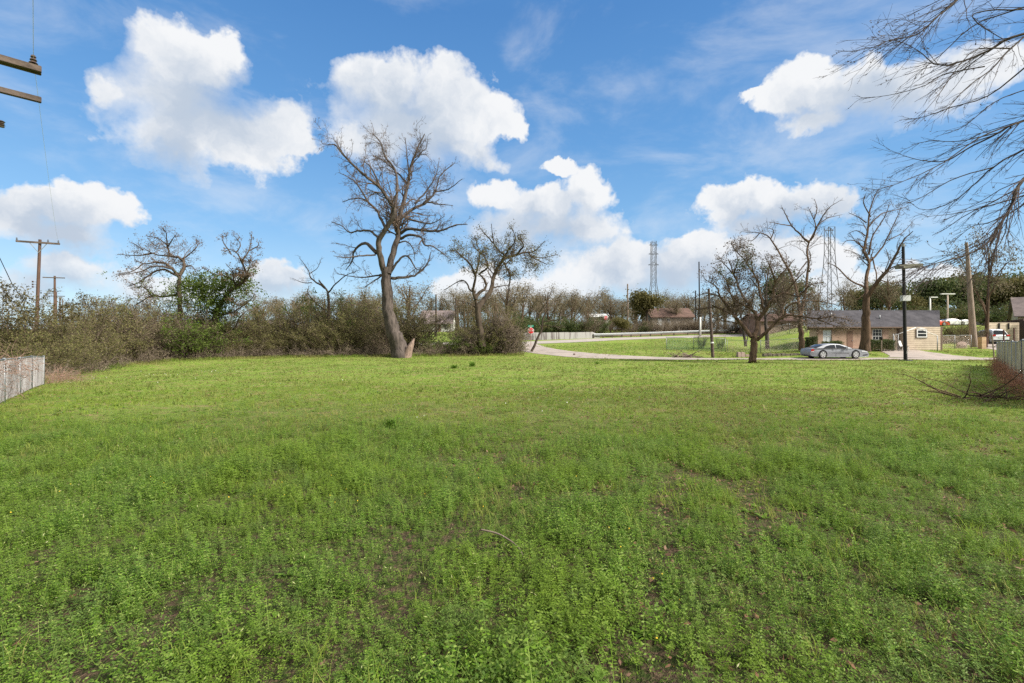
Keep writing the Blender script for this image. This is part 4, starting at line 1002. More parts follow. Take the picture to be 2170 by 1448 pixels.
# lattice towers
STEEL=mat('lattice steel',(.07,.068,.072),(.055,.053,.058),.7,3,2)
def tower(label,px,Y0,top,bw,tw,arms,n=9,waist=.55):
    x=PX(px,Y0); z=g(x,Y0); H=PZ(top,Y0)-z; t=thing('lattice_tower',label,'lattice tower',(x,Y0,z))
    b=MB()
    def W(u): return (bw+(tw-bw)*min(1,u/waist))/2
    lev=np.linspace(0,1,n+1)
    for sx in (-1,1):
        for sy in (-1,1):
            b=MB()
            for a,c in zip(lev[:-1],lev[1:]): b.bar((sx*W(a),sy*W(a),a*H),(sx*W(c),sy*W(c),c*H),.17)
            b.build('leg',STEEL,t)
    b=MB()
    for a,c in zip(lev[:-1],lev[1:]):
        for s in (-1,1):
            b.bar((-W(a),s*W(a),a*H),(W(c),s*W(c),c*H),.075); b.bar((W(a),s*W(a),a*H),(-W(c),s*W(c),c*H),.075)
            b.bar((s*W(a),-W(a),a*H),(s*W(c),W(c),c*H),.075); b.bar((-W(c),s*W(c),c*H),(W(c),s*W(c),c*H),.075)
    b.build('bracing',STEEL,t)
    for u,l in arms:
        b=MB(); b.bar((-l,0,u*H),(l,0,u*H),.22); b.bar((-l,0,u*H),(0,0,u*H+1.2),.12); b.bar((l,0,u*H),(0,0,u*H+1.2),.12); b.build('crossarm',STEEL,t)
    return t
tower('nearer lattice transmission tower, rising above the brown roofed house',1385,220,512,8.,2.,[(.96,1.9),(.86,2.2),(.74,2.4)],11)
tower('second lattice transmission tower, wide legged, between the two tall bare trees',1758,180,482,6.5,2.4,[(.97,1.4)],8,.7)
# black lamp post by the lane
Y0=39.6; x=PX(1919,Y0); t=thing('lamp_post','tall black lamp post with a slanted panel light at the lawn edge','lamp post',(x,Y0,g(x,Y0)))
H=PZ(524,Y0)
tube_obj('pole',[(0,0,-.1),(-.1,0,H*.5),(-.2,0,H)],.135,BLACKP,t,None,12,.105)
b=MB(); b.cyl((-.2,0,H),(-.2,0,H+.22),.12,.13,10); b.build('pole_cap',GALV,t)
b=MB(); b.cyl((0,0,0),(0,0,.07),.5,.46,16); b.build('base_plate',BLACKP,t)
zz=PZ(567,Y0); b=MB(); b.bar((-.85,-.18,zz-.03),(1.1,-.18,zz+.1),.5,.30); b.build('panel_light',mat('mossy grey lamp housing',(.17,.16,.115),(.12,.115,.085),.7,3,5),t,bevel=.02)
b=MB(); b.box(-.86,-.5,-.44,-.425,zz-.16,zz+.02); b.build('lens',IRON,t)
b=MB(); b.box(-.33,.35,-.12,.18,PZ(639,Y0),PZ(627,Y0)); b.build('meter_box',mat('translucent grey box',(.5,.5,.48),(.42,.42,.42),.5,3,2),t,bevel=.02)
b=MB(); b.box(-.04,.04,-.16,-.137,.55,.78); b.build('number_plate',mat('faded tag',(.25,.24,.23),(.16,.16,.16),.7,18,2),t)
# car park lamps on the rise
for px,tp,lab,two in ((1971,631,'white single-headed car park lamp behind the dark roof ridge',0),(2008,624,'tall pale twin-headed car park lamp above the white cars',1)):
    Y0=92.; x=PX(px,Y0); z=g(x,Y0); H=PZ(tp,Y0)-z; t=thing('car_park_lamp',lab,'lamp post',(x,Y0,z))
    b=MB(); b.cyl((0,0,0),(0,0,H),.16,.12,10); b.build('pole',(WHITEP if not two else mat('tan lamp pole',(.45,.36,.28),(.38,.3,.24),.7)),t,smooth=True)
    for s in ((1,) if not two else (-1,1)): b=MB(); b.box(min(0,s*1.3),max(0,s*1.3),-.2,.2,H-.02,H+.16); b.build('lamp_head',WHITEP,t)

# ---- chain link
def link_mesh(a,b,h,s,r,noise=0.,gap=.04):
    a=np.array(a);b=np.array(b); L=np.linalg.norm((b-a)[:2]); segs=[]
    for dirn in (1,-1):
        for o in np.arange(-h,L+h,s):
            u0,u1=(o,o+h) if dirn==1 else (o+h,o)
            lo,hi=(-u0/(u1-u0),(L-u0)/(u1-u0)); lo,hi=max(0,min(lo,hi)),min(1,max(lo,hi))
            if hi-lo<.02: continue
            w=np.linspace(lo,hi,4); U=u0+(u1-u0)*w; W=w*h
            p=a[None]+(b-a)[None]*(U/L)[:,None]; p=p.copy(); p[:,2]+=W+gap
            segs.append(p+rng.normal(size=p.shape)*noise)
    S=np.array(segs); return tubes([(S,np.full(S.shape[:2],r),3)])
def fence(name,label,pts,h,s,r,mw,mp,pr=.03,step=3.,rail=True,noise=0.):
    x0,y0=pts[0]; z0=g(x0,y0); t=thing(name,label,'fence',(x0,y0,z0))
    for (xa,ya),(xb,yb) in zip(pts[:-1],pts[1:]):
        L=math.hypot(xb-xa,yb-ya); n=max(1,round(L/step)); Vs=[]
        for i in range(n):
            q=lambda k:(xa+(xb-xa)*k/n-x0,ya+(yb-ya)*k/n-y0)
            A=q(i);B_=q(i+1); za=g(A[0]+x0,A[1]+y0)-z0; zb=g(B_[0]+x0,B_[1]+y0)-z0
            Vs.append(link_mesh((*A,za),(*B_,zb),h-.04,s,r,noise))
            b=MB(); b.cyl((*A,za-.1),(*A,za+h+.04),pr,n=8); b.build('post',mp,t,smooth=True)
            if rail: b=MB(); b.cyl((*A,za+h),(*B_,zb+h),.021,n=6); b.build('top_rail',mp,t,smooth=True)
        b=MB(); b.cyl((xb-x0,yb-y0,zb-.1),(xb-x0,yb-y0,zb+h+.04),pr,n=8); b.build('post',mp,t,smooth=True)
        link('wire_mesh',np_mesh('wire_mesh',*join(*Vs),None,mw),t)
    return t
fence('wire_fence','silvery chain link fence at the left edge, topped with dry vines',[(-7.5,5.4),(-11.6,10.6),(-16.4,16.5),(-18.5,19.1)],1.12,.06,.0095,WIREL,GALV,.032,2.6,True,.002)
fence('wire_fence','silvery chain link fence at the right edge, rust-brown vines along its foot',[(12.6,11.1),(17.2,16.3),(25.,24.5),(32.3,32.2)],1.58,.062,.0125,WIREM,GALV,.032,2.8,True,.002)
fence('wire_fence','green chain link fence on the grass island left of the wooden post',[(PX(1412,56),56),(PX(1470,55),55),(PX(1537,53),53)],1.45,.09,.0055,WIREG,GALV,.03,3)
fence('wire_fence','low chain link fence running behind the dead-leaf trunk toward the house',[(PX(1541,52.5),52.5),(PX(1612,51),51),(PX(1703,50.5),50.5)],1.35,.09,.0032,WIREM,GALV,.03,3)
fence('wire_fence','far grey chain link fence closing the yard left of the house',[(PX(1628,74),74),(PX(1720,72),72)],1.6,.11,.006,WIREM,GALV,.035,3)
fence('wire_fence','chain link fence between the tan house and the grey pole',[(PX(1988,52.2),52.2),(PX(2058,52.6),52.6)],1.45,.09,.0035,WIREM,GALV,.03,2.5)
fence('wire_fence','short chain link panel between the hedge and the driveway',[(PX(1893,50.6),50.6),(PX(1903,50.6),50.6)],1.75,.09,.005,WIREM,GALV,.03,2)
# leaning thin post near the right fence
tag(tube_obj('fence_post',[(0,0,-.1),(-.1,0,1.),(-.22,0,2.1)],.04,WOOD_GREY,None,(PX(2108,36),36.,g(PX(2108,36),36)),8),'thin leaning tan post at the far end of the right chain link fence','post')
# dry vines on the fences
RUST=mat('rust-brown vine',(.30,.15,.09),(.17,.085,.055),.95,3,3)
VPALE=mat('dry pinkish vine',(.30,.19,.14),(.18,.115,.085),.95,3,3)
L_RUST=leaf_mat('rusty vine leaf',[(.28,.13,.075),(.20,.095,.055),(.33,.19,.12)],.3)
def vine_tangle(name,label,a,b,n,z0,z1,m,lm,nl,wid,L=.5):
    u=rng.random(n)[:,None]; p=np.array(a)*(1-u)+np.array(b)*u; p[:,:2]+=rng.normal(size=(n,2))*wid; p=np.column_stack([p[:,0],p[:,1],gz(p[:,0],p[:,1])+rng.uniform(z0,z1,n)])
    S=np.zeros((n,6,3)); S[:,0]=p; d=nrm(rng.normal(size=(n,3))*np.array([1,1,.5]))
    for k in range(1,6): S[:,k]=S[:,k-1]+d*L/5*rng.uniform(.6,1.5,(n,1)); d=nrm(d+rng.normal(size=(n,3))*.35-np.array([0,0,.08]))
    t=thing(name,label,'vine',tuple(S[0,0]*np.array([1,1,0])+np.array([0,0,float(gz(S[0,0,0],S[0,0,1]))])))
    S=S-np.array(t.location); link('stems',np_mesh('stems',*tubes([(S,np.full((n,6),.0045),3)]),None,m),t)
    if nl: link('foliage',np_mesh('foliage',*leaves_at(S,nl,.05,.05),None,lm),t)
    return t
vine_tangle('dry_vine','pinkish dry vine tangle draped over the top of the left fence',(-9.5,8.3,0),(-15.3,15.2,0),130,.8,1.2,VPALE,L_DEAD,250,.10,.6)
vine_tangle('dry_vine','dry vine tangle behind the left fence mesh',(-9.5,7.6,0),(-15.6,15.2,0),150,.0,.9,VPALE,L_DEAD,500,.12,.5)
vine_tangle('rusty_vine','rust-brown vine bank along the foot of the right fence',(13.5,12.6,0),(32.,32.,0),1100,.0,.5,RUST,L_RUST,5000,.16,.45)
vine_tangle('dry_vine','dry canes scattered where the left fence ends at the thicket',(-18.6,19.2,0),(-22.,24.,0),260,.0,.35,VPALE,L_RUST,600,.4,.8)

# ---- stop signs
def text_mesh(s,size,m,parent,loc,rx=90,name='lettering',depth=.004):
    cu=bpy.data.curves.new(name,'FONT'); cu.body=s; cu.size=size; cu.align_x='CENTER'; cu.align_y='CENTER'; cu.extrude=depth; cu.offset=.006
    o=bpy.data.objects.new(name,cu); COL.objects.link(o); bpy.context.view_layer.update()
    me=bpy.data.meshes.new_from_object(o.evaluated_get(bpy.context.evaluated_depsgraph_get())); bpy.data.objects.remove(o); bpy.data.curves.remove(cu)
    me.name=name; me.materials.clear(); me.materials.append(m); o=link(name,me,parent,loc); o.rotation_euler=(R(rx),0,0); return o
def octo(r): return [(r*math.cos(math.pi/8+i*math.pi/4),r*math.sin(math.pi/8+i*math.pi/4)) for i in range(8)]
def stop_sign(label,px,py,Y0,street=False,zb=None):
    x=PX(px,Y0); z=g(x,Y0); zc=PZ(py,Y0)-z; t=thing('stop_sign',label,'stop sign',(x,Y0,z))
    b=MB(); b.bar((0,0,-.1),(0,0,zc+(.75 if street else .3)),.06); b.build('post',mat('rusty sign post',(.28,.13,.10),(.20,.11,.09),.8),t)
    b=MB(); b.prism([(a,c+zc) for a,c in octo(.42)],-.045,-.037); b.build('sign_border',SIGNW,t)
    b=MB(); b.prism([(a,c+zc) for a,c in octo(.385)],-.05,-.0455); b.build('sign_face',REDS,t)
    text_mesh('STOP',.36,SIGNW,t,(0,-.056,zc))
    if street:
        zs=PZ(691.2,Y0)-z; b=MB(); b.box(-.37,.37,-.02,.0,zs-.12,zs+.12); b.build('street_name_blade',GREENS,t)
        b=MB()
        for i in range(7): b.box(-.28+.075*i,-.235+.075*i,-.026,-.022,zs-.05,zs+.05)
        b.build('faded_lettering',mat('faded sign letters',(.40,.62,.52),(.3,.55,.45),.6),t)
        b=MB(); b.box(-.1,.1,-.03,.03,zs-.22,zs-.12); b.build('bracket',SIGNW,t)
    return t
stop_sign('nearer stop sign with a green street name blade on top, at the lane junction',1125,701.3,63.,True)
stop_sign('small distant stop sign by the white shed on the rise',1284,674,97.)
# ---- retaining wall, guardrail, kerbs, odds and ends
def stained():
    m,t,out=new_mat('stained white wall'); co=t.n('ShaderNodeTexCoord').outputs['Object']
    sp=t.n('ShaderNodeSeparateXYZ',{0:co})
    f=t.noise(t.n('ShaderNodeMapping',{'Vector':co,'Scale':(1.3,1.3,.14)}).outputs[0],1.3,6,.7)
    gx_=t.mr(sp.outputs[0],-6,14,.20,-.13,'LINEAR')
    col=t.mix(t.mr(t.math('ADD',f,gx_),.44,.56),(.27,.26,.245),(.105,.088,.083))
    b=t.n('ShaderNodeBsdfPrincipled',{'Base Color':col,'Roughness':.85}); t.nt.links.new(b.outputs[0],out.inputs[0]); return m
b=MB(); wp_=[(-3.,71.5),(4.,74.5),(9.,77.),(13.2,79.4)]
for i,((xa,ya),(xb,yb)) in enumerate(zip(wp_[:-1],wp_[1:])):
    za,zb=g(xa,ya),g(xb,yb); ta=PZ(705.5-.4*i,ya); tb=PZ(704.8-.5*i,yb)
    n=Vector((-(yb-ya),xb-xa,0)).normalized()*.14
    b.add([(xa,ya,za-.3),(xb,yb,zb-.3),(xb,yb,tb),(xa,ya,ta),(xa+n.x,ya+n.y,za-.3),(xb+n.x,yb+n.y,zb-.3),(xb+n.x,yb+n.y,tb),(xa+n.x,ya+n.y,ta)],[(0,1,2,3),(5,4,7,6),(3,2,6,7),(1,5,6,2),(4,0,3,7)])
xa,ya=wp_[-1]; b.add([(xa,ya,g(xa,ya)-.3),(xa+1.5,ya+.9,g(xa+1.5,ya+.9)-.3),(xa+1.4,ya+.9,g(xa,ya)+.5),(xa,ya,PZ(703.3,ya))],[(0,1,2,3)])
tag(b.build('retaining_wall',stained()),'low white retaining wall streaked with grey stains behind the stop sign','wall')
t=thing('guardrail','long grey steel guardrail along the far side of the upper street','guardrail',(13.,79.,g(13.,79.)))
gp=catmull([(13.4,79.3,0),(20,82.8,0),(28.,87.,0),(40,91.5,0),(56,96,0)],46)
O=np.array(t.location); V=[]
for i,p in enumerate(gp):
    zz=g(p[0],p[1]); 
    V.append([(p[0]-O[0],p[1]-O[1]-dy,zz+h-O[2]) for h,dy in ((.42,.0),(.5,.06),(.58,.0),(.66,.06),(.76,.0))])
V=np.array(V); i=np.arange(46*5).reshape(46,5)
link('rail',np_mesh('rail',V,np.stack([i[:-1,:-1],i[1:,:-1],i[1:,1:],i[:-1,1:]],-1),None,GALV),t)
for k in range(0,46,3): p=gp[k]; zz=g(p[0],p[1]); b=MB(); b.box(p[0]-O[0]-.08,p[0]-O[0]+.08,p[1]-O[1]+.02,p[1]-O[1]+.18,zz-O[2]-.2,zz-O[2]+.72); b.build('post',WOOD_ARM,t)
bank=mat('brown bank earth',(.17,.11,.075),(.10,.075,.045),.95,.9,6,bump=.6,c3=(.14,.10,.06))
strip('bank',[(13,85),(24,91),(38,96),(56,100),(75,103)],[5,8,9,9,9],bank,'bare brown bank above the guardrail','bank',.05,60)
STONE=mat('mossy dark stone',(.10,.085,.07),(.05,.04,.035),.95,2.5,6,bump=.7,c3=(.17,.14,.11))
xa,xb=PX(1616,47.6),PX(1715,47.2); b=MB()
for k in range(10):
    u=k/10; b.box((xa+(xb-xa)*u)-xa+.01,(xa+(xb-xa)*(u+.1))-xa-.01,-.15+.03*(k%2),.25,-.25,.30+.03*math.sin(k*2.1))
tag(b.build('stone_kerb',STONE,None,(xa,47.5,g(xa,47.5)),bevel=.02),'dark mossy stone kerb wall left of the silver sedan','kerb')
PINKC=mat('pinkish concrete block',(.34,.25,.21),(.26,.19,.16),.9,4,5,bump=.4)
for px,lab,w in ((1566,'left block of the pair of pinkish concrete stubs by the lane',.42),(1573.5,'right block of the pair of pinkish concrete stubs by the lane',.42)):
    x=PX(px,47.2); b=MB(); b.add([(-w/2,-w/2,-.1),(w/2,-w/2,-.1),(w/2,w/2,-.1),(-w/2,w/2,-.1),(-w*.42,-w*.42,.48),(w*.42,-w*.42,.45),(w*.42,w*.42,.48),(-w*.42,w*.42,.5)],[(0,3,2,1),(4,5,6,7),(0,1,5,4),(1,2,6,5),(2,3,7,6),(3,0,4,7)])
    tag(b.build('concrete_block',PINKC,None,(x,47.2,g(x,47.2)),bevel=.03),lab,'block')
x=PX(1588,47.6); b=MB(); b.box(-.45,.45,-.2,.2,-.1,.22); tag(b.build('stone_slab',PINKC,None,(x,47.6,g(x,47.6)),bevel=.04),'flat pale stone slab just left of the dead-leaf trunk','stone')
x=PX(1217,49.2); b=MB(); b.cyl((0,0,-.1),(0,0,.36),.12,.10,10); b.cyl((0,0,.36),(0,0,.44),.13,.06,10); tag(b.build('bollard',mat('rusty stub',(.16,.11,.09),(.09,.06,.05),.9),None,(x,49.2,g(x,49.2)-.25)),'short dark stub post at the near edge of the lane','post')
def sticks(name,label,px,Y0,n,L,r,m,w,up,pale=None):
    x=PX(px,Y0); t0=np.array([x,Y0,g(x,Y0)]); S=np.zeros((n,6,3)); a=rng.uniform(0,6.28,n)
    S[:,0]=np.column_stack([rng.normal(0,w*.5,n),rng.normal(0,w*.22,n),rng.uniform(0,.12,n)]); d=nrm(np.column_stack([np.cos(a),np.sin(a)*.6,rng.uniform(-.05,up,n)]))
    l=L*rng.uniform(.4,1.2,n)[:,None]/5
    for k in range(1,6): S[:,k]=S[:,k-1]+d*l; d=nrm(d+rng.normal(size=(n,3))*.16); 
    S[:,:,2]=np.maximum(S[:,:,2],.015)
    rr=r*rng.uniform(.5,1.4,n)[:,None]*np.linspace(1,.35,6)
    c=spawn(S,rr,3.,.2,38,.45,.6,4,.15,.05,.1,.8,rmin=.004)
    return tag(link(name,np_mesh(name,*tubes([(S,rr,6),(c[0],c[1],3)]),None,m,True),None,tuple(t0)),label,'branches')
sticks('branch_pile','pile of fallen grey-brown branches on the grass at the right edge',2090,13.2,28,1.5,.016,BARK_BROWN,1.0,.45)
sticks('branch_pile','small heap of pale cut branches beside the lane, left of the wooden post',1455,47.,26,1.6,.05,TWIG_PALE,1.,.3)
p0=[P(1020,1160,3.75),P(1052,1165,3.7),P(1075,1172,3.62),P(1098,1184,3.52),P(1112,1195,3.42)]
p0=np.array(p0); p0[:,2]=gz(p0[:,0],p0[:,1])+np.array([.13,.12,.11,.09,.05]); o_=p0[2].copy()
tag(tube_obj('fallen_stick',p0-o_,.007,TWIG_PALE,None,tuple(o_),6,.005),'bent grey stick lying on the vetch in the foreground','stick')
# ================================================================ houses
def siding(name,c1,c2,pitch=.2):
    m,t,out=new_mat(name); co=t.n('ShaderNodeTexCoord').outputs['Object']; sp=t.n('ShaderNodeSeparateXYZ',{0:co})
    u=t.math('FRACT',t.math('DIVIDE',sp.outputs[2],pitch)); ln=t.mr(u,.0,.14,0,1)
    n=t.noise(co,2.5,5); col=t.mix(t.mr(n,.4,.62),c1,c2)
    h=t.math('MULTIPLY',t.math('SUBTRACT',1.,u),ln)
    col=t.mix(ln,tuple(x*.45 for x in c2),col)
    b=t.n('ShaderNodeBsdfPrincipled',{'Base Color':col,'Roughness':.75,'Specular IOR Level':.25})
    t.nt.links.new(t.n('ShaderNodeBump',{'Strength':.9,'Distance':.03,'Height':h}).outputs[0],b.inputs['Normal'])
    t.nt.links.new(b.outputs[0],out.inputs[0]); return m
def bricks(name,c1,c2,mo,sc=4.):
    m,t,out=new_mat(name); co=t.n('ShaderNodeTexCoord').outputs['Object']
    sp=t.n('ShaderNodeSeparateXYZ',{0:co}); v=t.n('ShaderNodeCombineXYZ',{0:t.math('ADD',sp.outputs[0],sp.outputs[1]),1:sp.outputs[2],2:0.}).outputs[0]
    b_=t.n('ShaderNodeTexBrick',{'Vector':v,'Color1':(*c1,1),'Color2':(*c2,1),'Mortar':(*mo,1),'Scale':sc,'Mortar Size':.03,'Bias':0.,'Brick Width':.9,'Row Height':.32})
    n=t.noise(co,1.4,5); col=t.mix(t.math('MULTIPLY',t.mr(n,.45,.7),.45),b_.outputs[0],tuple(x*.6 for x in c2))
    b=t.n('ShaderNodeBsdfPrincipled',{'Base Color':col,'Roughness':.9,'Specular IOR Level':.2}); t.nt.links.new(b.outputs[0],out.inputs[0]); return m
def shingle(name,c1,c2):
    m,t,out=new_mat(name); co=t.n('ShaderNodeTexCoord').outputs['Object']; sp=t.n('ShaderNodeSeparateXYZ',{0:co})
    v=t.n('ShaderNodeCombineXYZ',{0:sp.outputs[0],1:t.math('MULTIPLY',sp.outputs[2],1.8),2:0.}).outputs[0]
    b_=t.n('ShaderNodeTexBrick',{'Vector':v,'Color1':(*c1,1),'Color2':(*c2,1),'Mortar':(*[x*.6 for x in c2],1),'Scale':2.2,'Mortar Size':.018,'Brick Width':.75,'Row Height':.5})
    col=t.mix(t.math('MULTIPLY',t.mr(t.noise(co,1.1,5),.4,.7),.5),b_.outputs[0],tuple(x*1.5 for x in c1))
    b=t.n('ShaderNodeBsdfPrincipled',{'Base Color':col,'Roughness':.95,'Specular IOR Level':.15}); t.nt.links.new(b.outputs[0],out.inputs[0]); return m
TAN=siding('tan lap siding',(.50,.385,.265),(.43,.325,.225),.21); TANF=siding('pale tan siding',(.48,.39,.29),(.41,.33,.245),.2)
BRK=bricks('pinkish brick',(.40,.265,.19),(.335,.21,.15),(.41,.335,.265)); ROOFD=shingle('dark shingle',(.062,.058,.062),(.046,.043,.047)); ROOFG=shingle('grey-brown shingle',(.17,.135,.125),(.13,.105,.10)); ROOFB=shingle('brown shingle',(.12,.075,.058),(.09,.06,.048))
TRIM=mat('brown trim',(.15,.10,.07),(.11,.075,.055),.7,5,3); FRAME=mat('white window frame',(.68,.67,.64),(.6,.59,.56),.5,5,2)
DOORB=mat('brown door',(.22,.13,.09),(.17,.10,.07),.6,3,4); WWALL=siding('white siding',(.56,.55,.51),(.5,.48,.44),.2); GWALL=siding('grey-tan siding',(.30,.26,.21),(.26,.22,.18),.22); BLIND=mat('white blind',(.60,.62,.62),(.5,.53,.54),.7,9,2)
def glass_mat():
    m,t,out=new_mat('window glass'); b=t.n('ShaderNodeBsdfPrincipled',{'Base Color':(.02,.022,.025,1),'Roughness':.18,'Specular IOR Level':.35}); t.nt.links.new(b.outputs[0],out.inputs[0]); return m
GLASS=glass_mat()
def window(parent,x0,x1,z0,z1,y,nx=3,nz=4,pane=None,fm=None,fw=.06):
    b=MB()
    b.box(x0,x0+fw,y-.05,y+.0,z0,z1); b.box(x1-fw,x1,y-.05,y+.0,z0,z1); b.box(x0+fw,x1-fw,y-.05,y,z0,z0+fw); b.box(x0+fw,x1-fw,y-.05,y,z1-fw,z1)
    if nz>1: zm=(z0+z1)/2; b.box(x0+fw,x1-fw,y-.055,y,zm-.035,zm+.035)
    for i in range(1,nx): xx=x0+(x1-x0)*i/nx; b.box(xx-.018,xx+.018,y-.04,y-.005,z0+fw,z1-fw)
    for i in range(1,nz):
        if nz%2==0 and i==nz//2: continue
        zz=z0+(z1-z0)*i/nz; b.box(x0+fw,x1-fw,y-.036,y-.005,zz-.018,zz+.018)
    f=b.build('window',fm or FRAME,parent)
    b=MB(); b.box(x0+fw*.6,x1-fw*.6,y-.02,y-.008,z0+fw*.6,z1-fw*.6); b.build('pane',pane or GLASS,f)
    return f
def gable_x(b,x0,x1,y0,y1,ze,zr,o=.4,th=.12):
    """roof with its ridge along x"""
    ym=(y0+y1)/2; s=(zr-ze)/(ym-y0); lo=ze-s*o
    for ya,yb,za,zb in ((y0-o,ym,lo,zr),(ym,y1+o,zr,lo)):
        b.add([(x0-o,ya,za),(x1+o,ya,za),(x1+o,yb,zb),(x0-o,yb,zb),(x0-o,ya,za+th),(x1+o,ya,za+th),(x1+o,yb,zb+th),(x0-o,yb,zb+th)],[(0,3,2,1),(4,5,6,7),(0,1,5,4),(1,2,6,5),(2,3,7,6),(3,0,4,7)])
def gable_y(b,x0,x1,y0,y1,ze,zr,o=.35,th=.12):
    xm=(x0+x1)/2; s=(zr-ze)/(xm-x0); lo=ze-s*o
    for xa,xb,za,zb in ((x0-o,xm,lo,zr),(xm,x1+o,zr,lo)):
        b.add([(xa,y0-o,za),(xb,y0-o,zb),(xb,y1+o,zb),(xa,y1+o,za),(xa,y0-o,za+th),(xb,y0-o,zb+th),(xb,y1+o,zb+th),(xa,y1+o,za+th)],[(0,3,2,1),(4,5,6,7),(0,1,5,4),(1,2,6,5),(2,3,7,6),(3,0,4,7)])
# ---- the tan house
Y0=52.; gx0=PX(1715,Y0); z0=g(38,52)-.02
t=thing('house','long low tan and brick house with a dark shingle roof, facing the lane','house',(gx0,Y0,z0))
hx=lambda px:PX(px,Y0)-gx0
hz=lambda py:PZ(py,Y0)-z0
ZE=hz(693)+.0; W_=hx(1984); D=7.2
xl=lambda y:(hx(1715)+gx0)*(Y0+y)/Y0-gx0          # the end walls splay outwards to the back
xr=lambda y:(W_+gx0)*(Y0+y)/Y0-gx0
b=MB(); b.add([(xl(.12),.12,-.3),(xr(.12),.12,-.3),(xr(D),D,-.3),(xl(D),D,-.3),(xl(.12),.12,ZE),(xr(.12),.12,ZE),(xr(D),D,ZE),(xl(D),D,ZE)],[(0,3,2,1),(4,5,6,7),(0,1,5,4),(1,2,6,5),(2,3,7,6),(3,0,4,7)])
for f_ in (xl,xr): b.add([(f_(.12),.12,ZE),(f_(D),D,ZE),(f_(D/2),D/2,ZE+1.72)],[(0,1,2)])
b.build('wall',TAN,t)
b=MB(); zr_=ZE+1.9; s_=(zr_-ZE-.06)/(D/2-.12); lo_=ZE+.06-s_*.42
for ya,yb,za,zb in ((-.3,D/2,lo_,zr_),(D/2,D+.42,zr_,lo_)):
    b.add([(xl(ya)-.3,ya,za),(xr(ya)+.4,ya,za),(xr(yb)+.4,yb,zb),(xl(yb)-.3,yb,zb),(xl(ya)-.3,ya,za+.12),(xr(ya)+.4,ya,za+.12),(xr(yb)+.4,yb,zb+.12),(xl(yb)-.3,yb,zb+.12)],[(0,3,2,1),(4,5,6,7),(0,1,5,4),(1,2,6,5),(2,3,7,6),(3,0,4,7)])
b.build('roof',ROOFD,t)
b=MB(); b.box(-.42,W_+.42,-.36,-.32,ZE-.18,ZE+.0); b.build('fascia',TRIM,t)
for a,c in ((1733,1744),(1763,1830),(1838,1849),(1870,1883)):
    b=MB(); b.box(hx(a),hx(c),.0,.125,hz(740),ZE-.15); b.build('brick_panel',BRK,t)
b=MB(); b.box(hx(1744),hx(1763),.0,.125,hz(740),hz(726)); b.box(hx(1849),hx(1870),.0,.125,hz(740),hz(729)); b.build('brick_panel',BRK,t)
window(t,hx(1744.5),hx(1762.5),hz(726),hz(700),.12,2,2,BLIND); window(t,hx(1850),hx(1869.5),hz(728),hz(697.5),.12,3,4)
b=MB(); b.box(hx(1795),hx(1807),-.03,-.0005,hz(742),hz(702)); d_=b.build('door',DOORB,t); b=MB(); b.cyl((hx(1805.5),-.08,hz(722)),(hx(1805.5),-.03,hz(722)),.04,n=8); b.build('handle',GALV,d_)
b=MB(); b.box(hx(1815),hx(1817),-1.2,-1.1,hz(743),ZE-.15); b.build('porch_post',TRIM,t)
b=MB(); b.box(hx(1790),hx(1830),-1.3,-.01,-.3,.14); b.build('porch_slab',PINKC,t)
# garage end, standing a little forward
gxa,gxb=hx(1905),hx(1981.5); b=MB(); b.box(gxa,gxb,-.7,.119,hz(748),ZE-.02); b.build('garage_wall',TANF,t)
b=MB(); b.box(gxb,gxb+.16,-.72,.1,hz(748),ZE-.02); b.build('corner_board',TRIM,t)
b=MB(); x0_,x1_=hx(1928.5),hx(1953); b.box(x0_,x1_,-.74,-.702,hz(717),hz(698)); b.build('window_surround',mat('taupe surround',(.25,.18,.14),(.2,.15,.12),.7),t)
window(t,hx(1930),hx(1951.5),hz(715.5),hz(699),-.74,1,2,fw=.1)
b=MB(); b.add([(hx(1931),-.75,hz(698)),(hx(1950),-.75,hz(698)),(hx(1940.5),-.75,hz(694.6)),(hx(1931),-.70,hz(698)),(hx(1950),-.70,hz(698)),(hx(1940.5),-.70,hz(694.6))],[(0,1,2),(5,4,3),(0,3,4,1),(1,4,5,2),(2,5,3,0)]); b.build('window_pediment',FRAME,t)
b=MB(); b.cyl((hx(1890),-.15,hz(696)),(hx(1890),.0,hz(696)),.1,n=10); b.build('porch_light',FRAME,t)
# tubular frame standing over the drive
x0=PX(1893,50.3); z=g(x0,50.3); t=thing('canopy_frame','white tubular peaked frame standing over the driveway at the garage','frame',(x0,50.3,z))
q=lambda px,py,dy=0.:(PX(px,50.3)-x0,dy,PZ(py,50.3)-z)
for px in (1894,1986.5): b=MB(); b.cyl((PX(px,50.3)-x0,0,-.1),q(px,712),.04,n=8); b.build('post',GALV,t,smooth=True)
for a,c in (((1894,712),(1941,694.3)),((1941,694.3),(1986.5,712))): b=MB(); b.cyl(q(*a),q(*c),.036,n=8); b.build('rafter',WHITEP,t,smooth=True)
b=MB(); b.cyl((PX(1903.5,50.3)-x0,0,-.1),q(1903.5,709),.03,n=8); b.build('post',GALV,t,smooth=True)
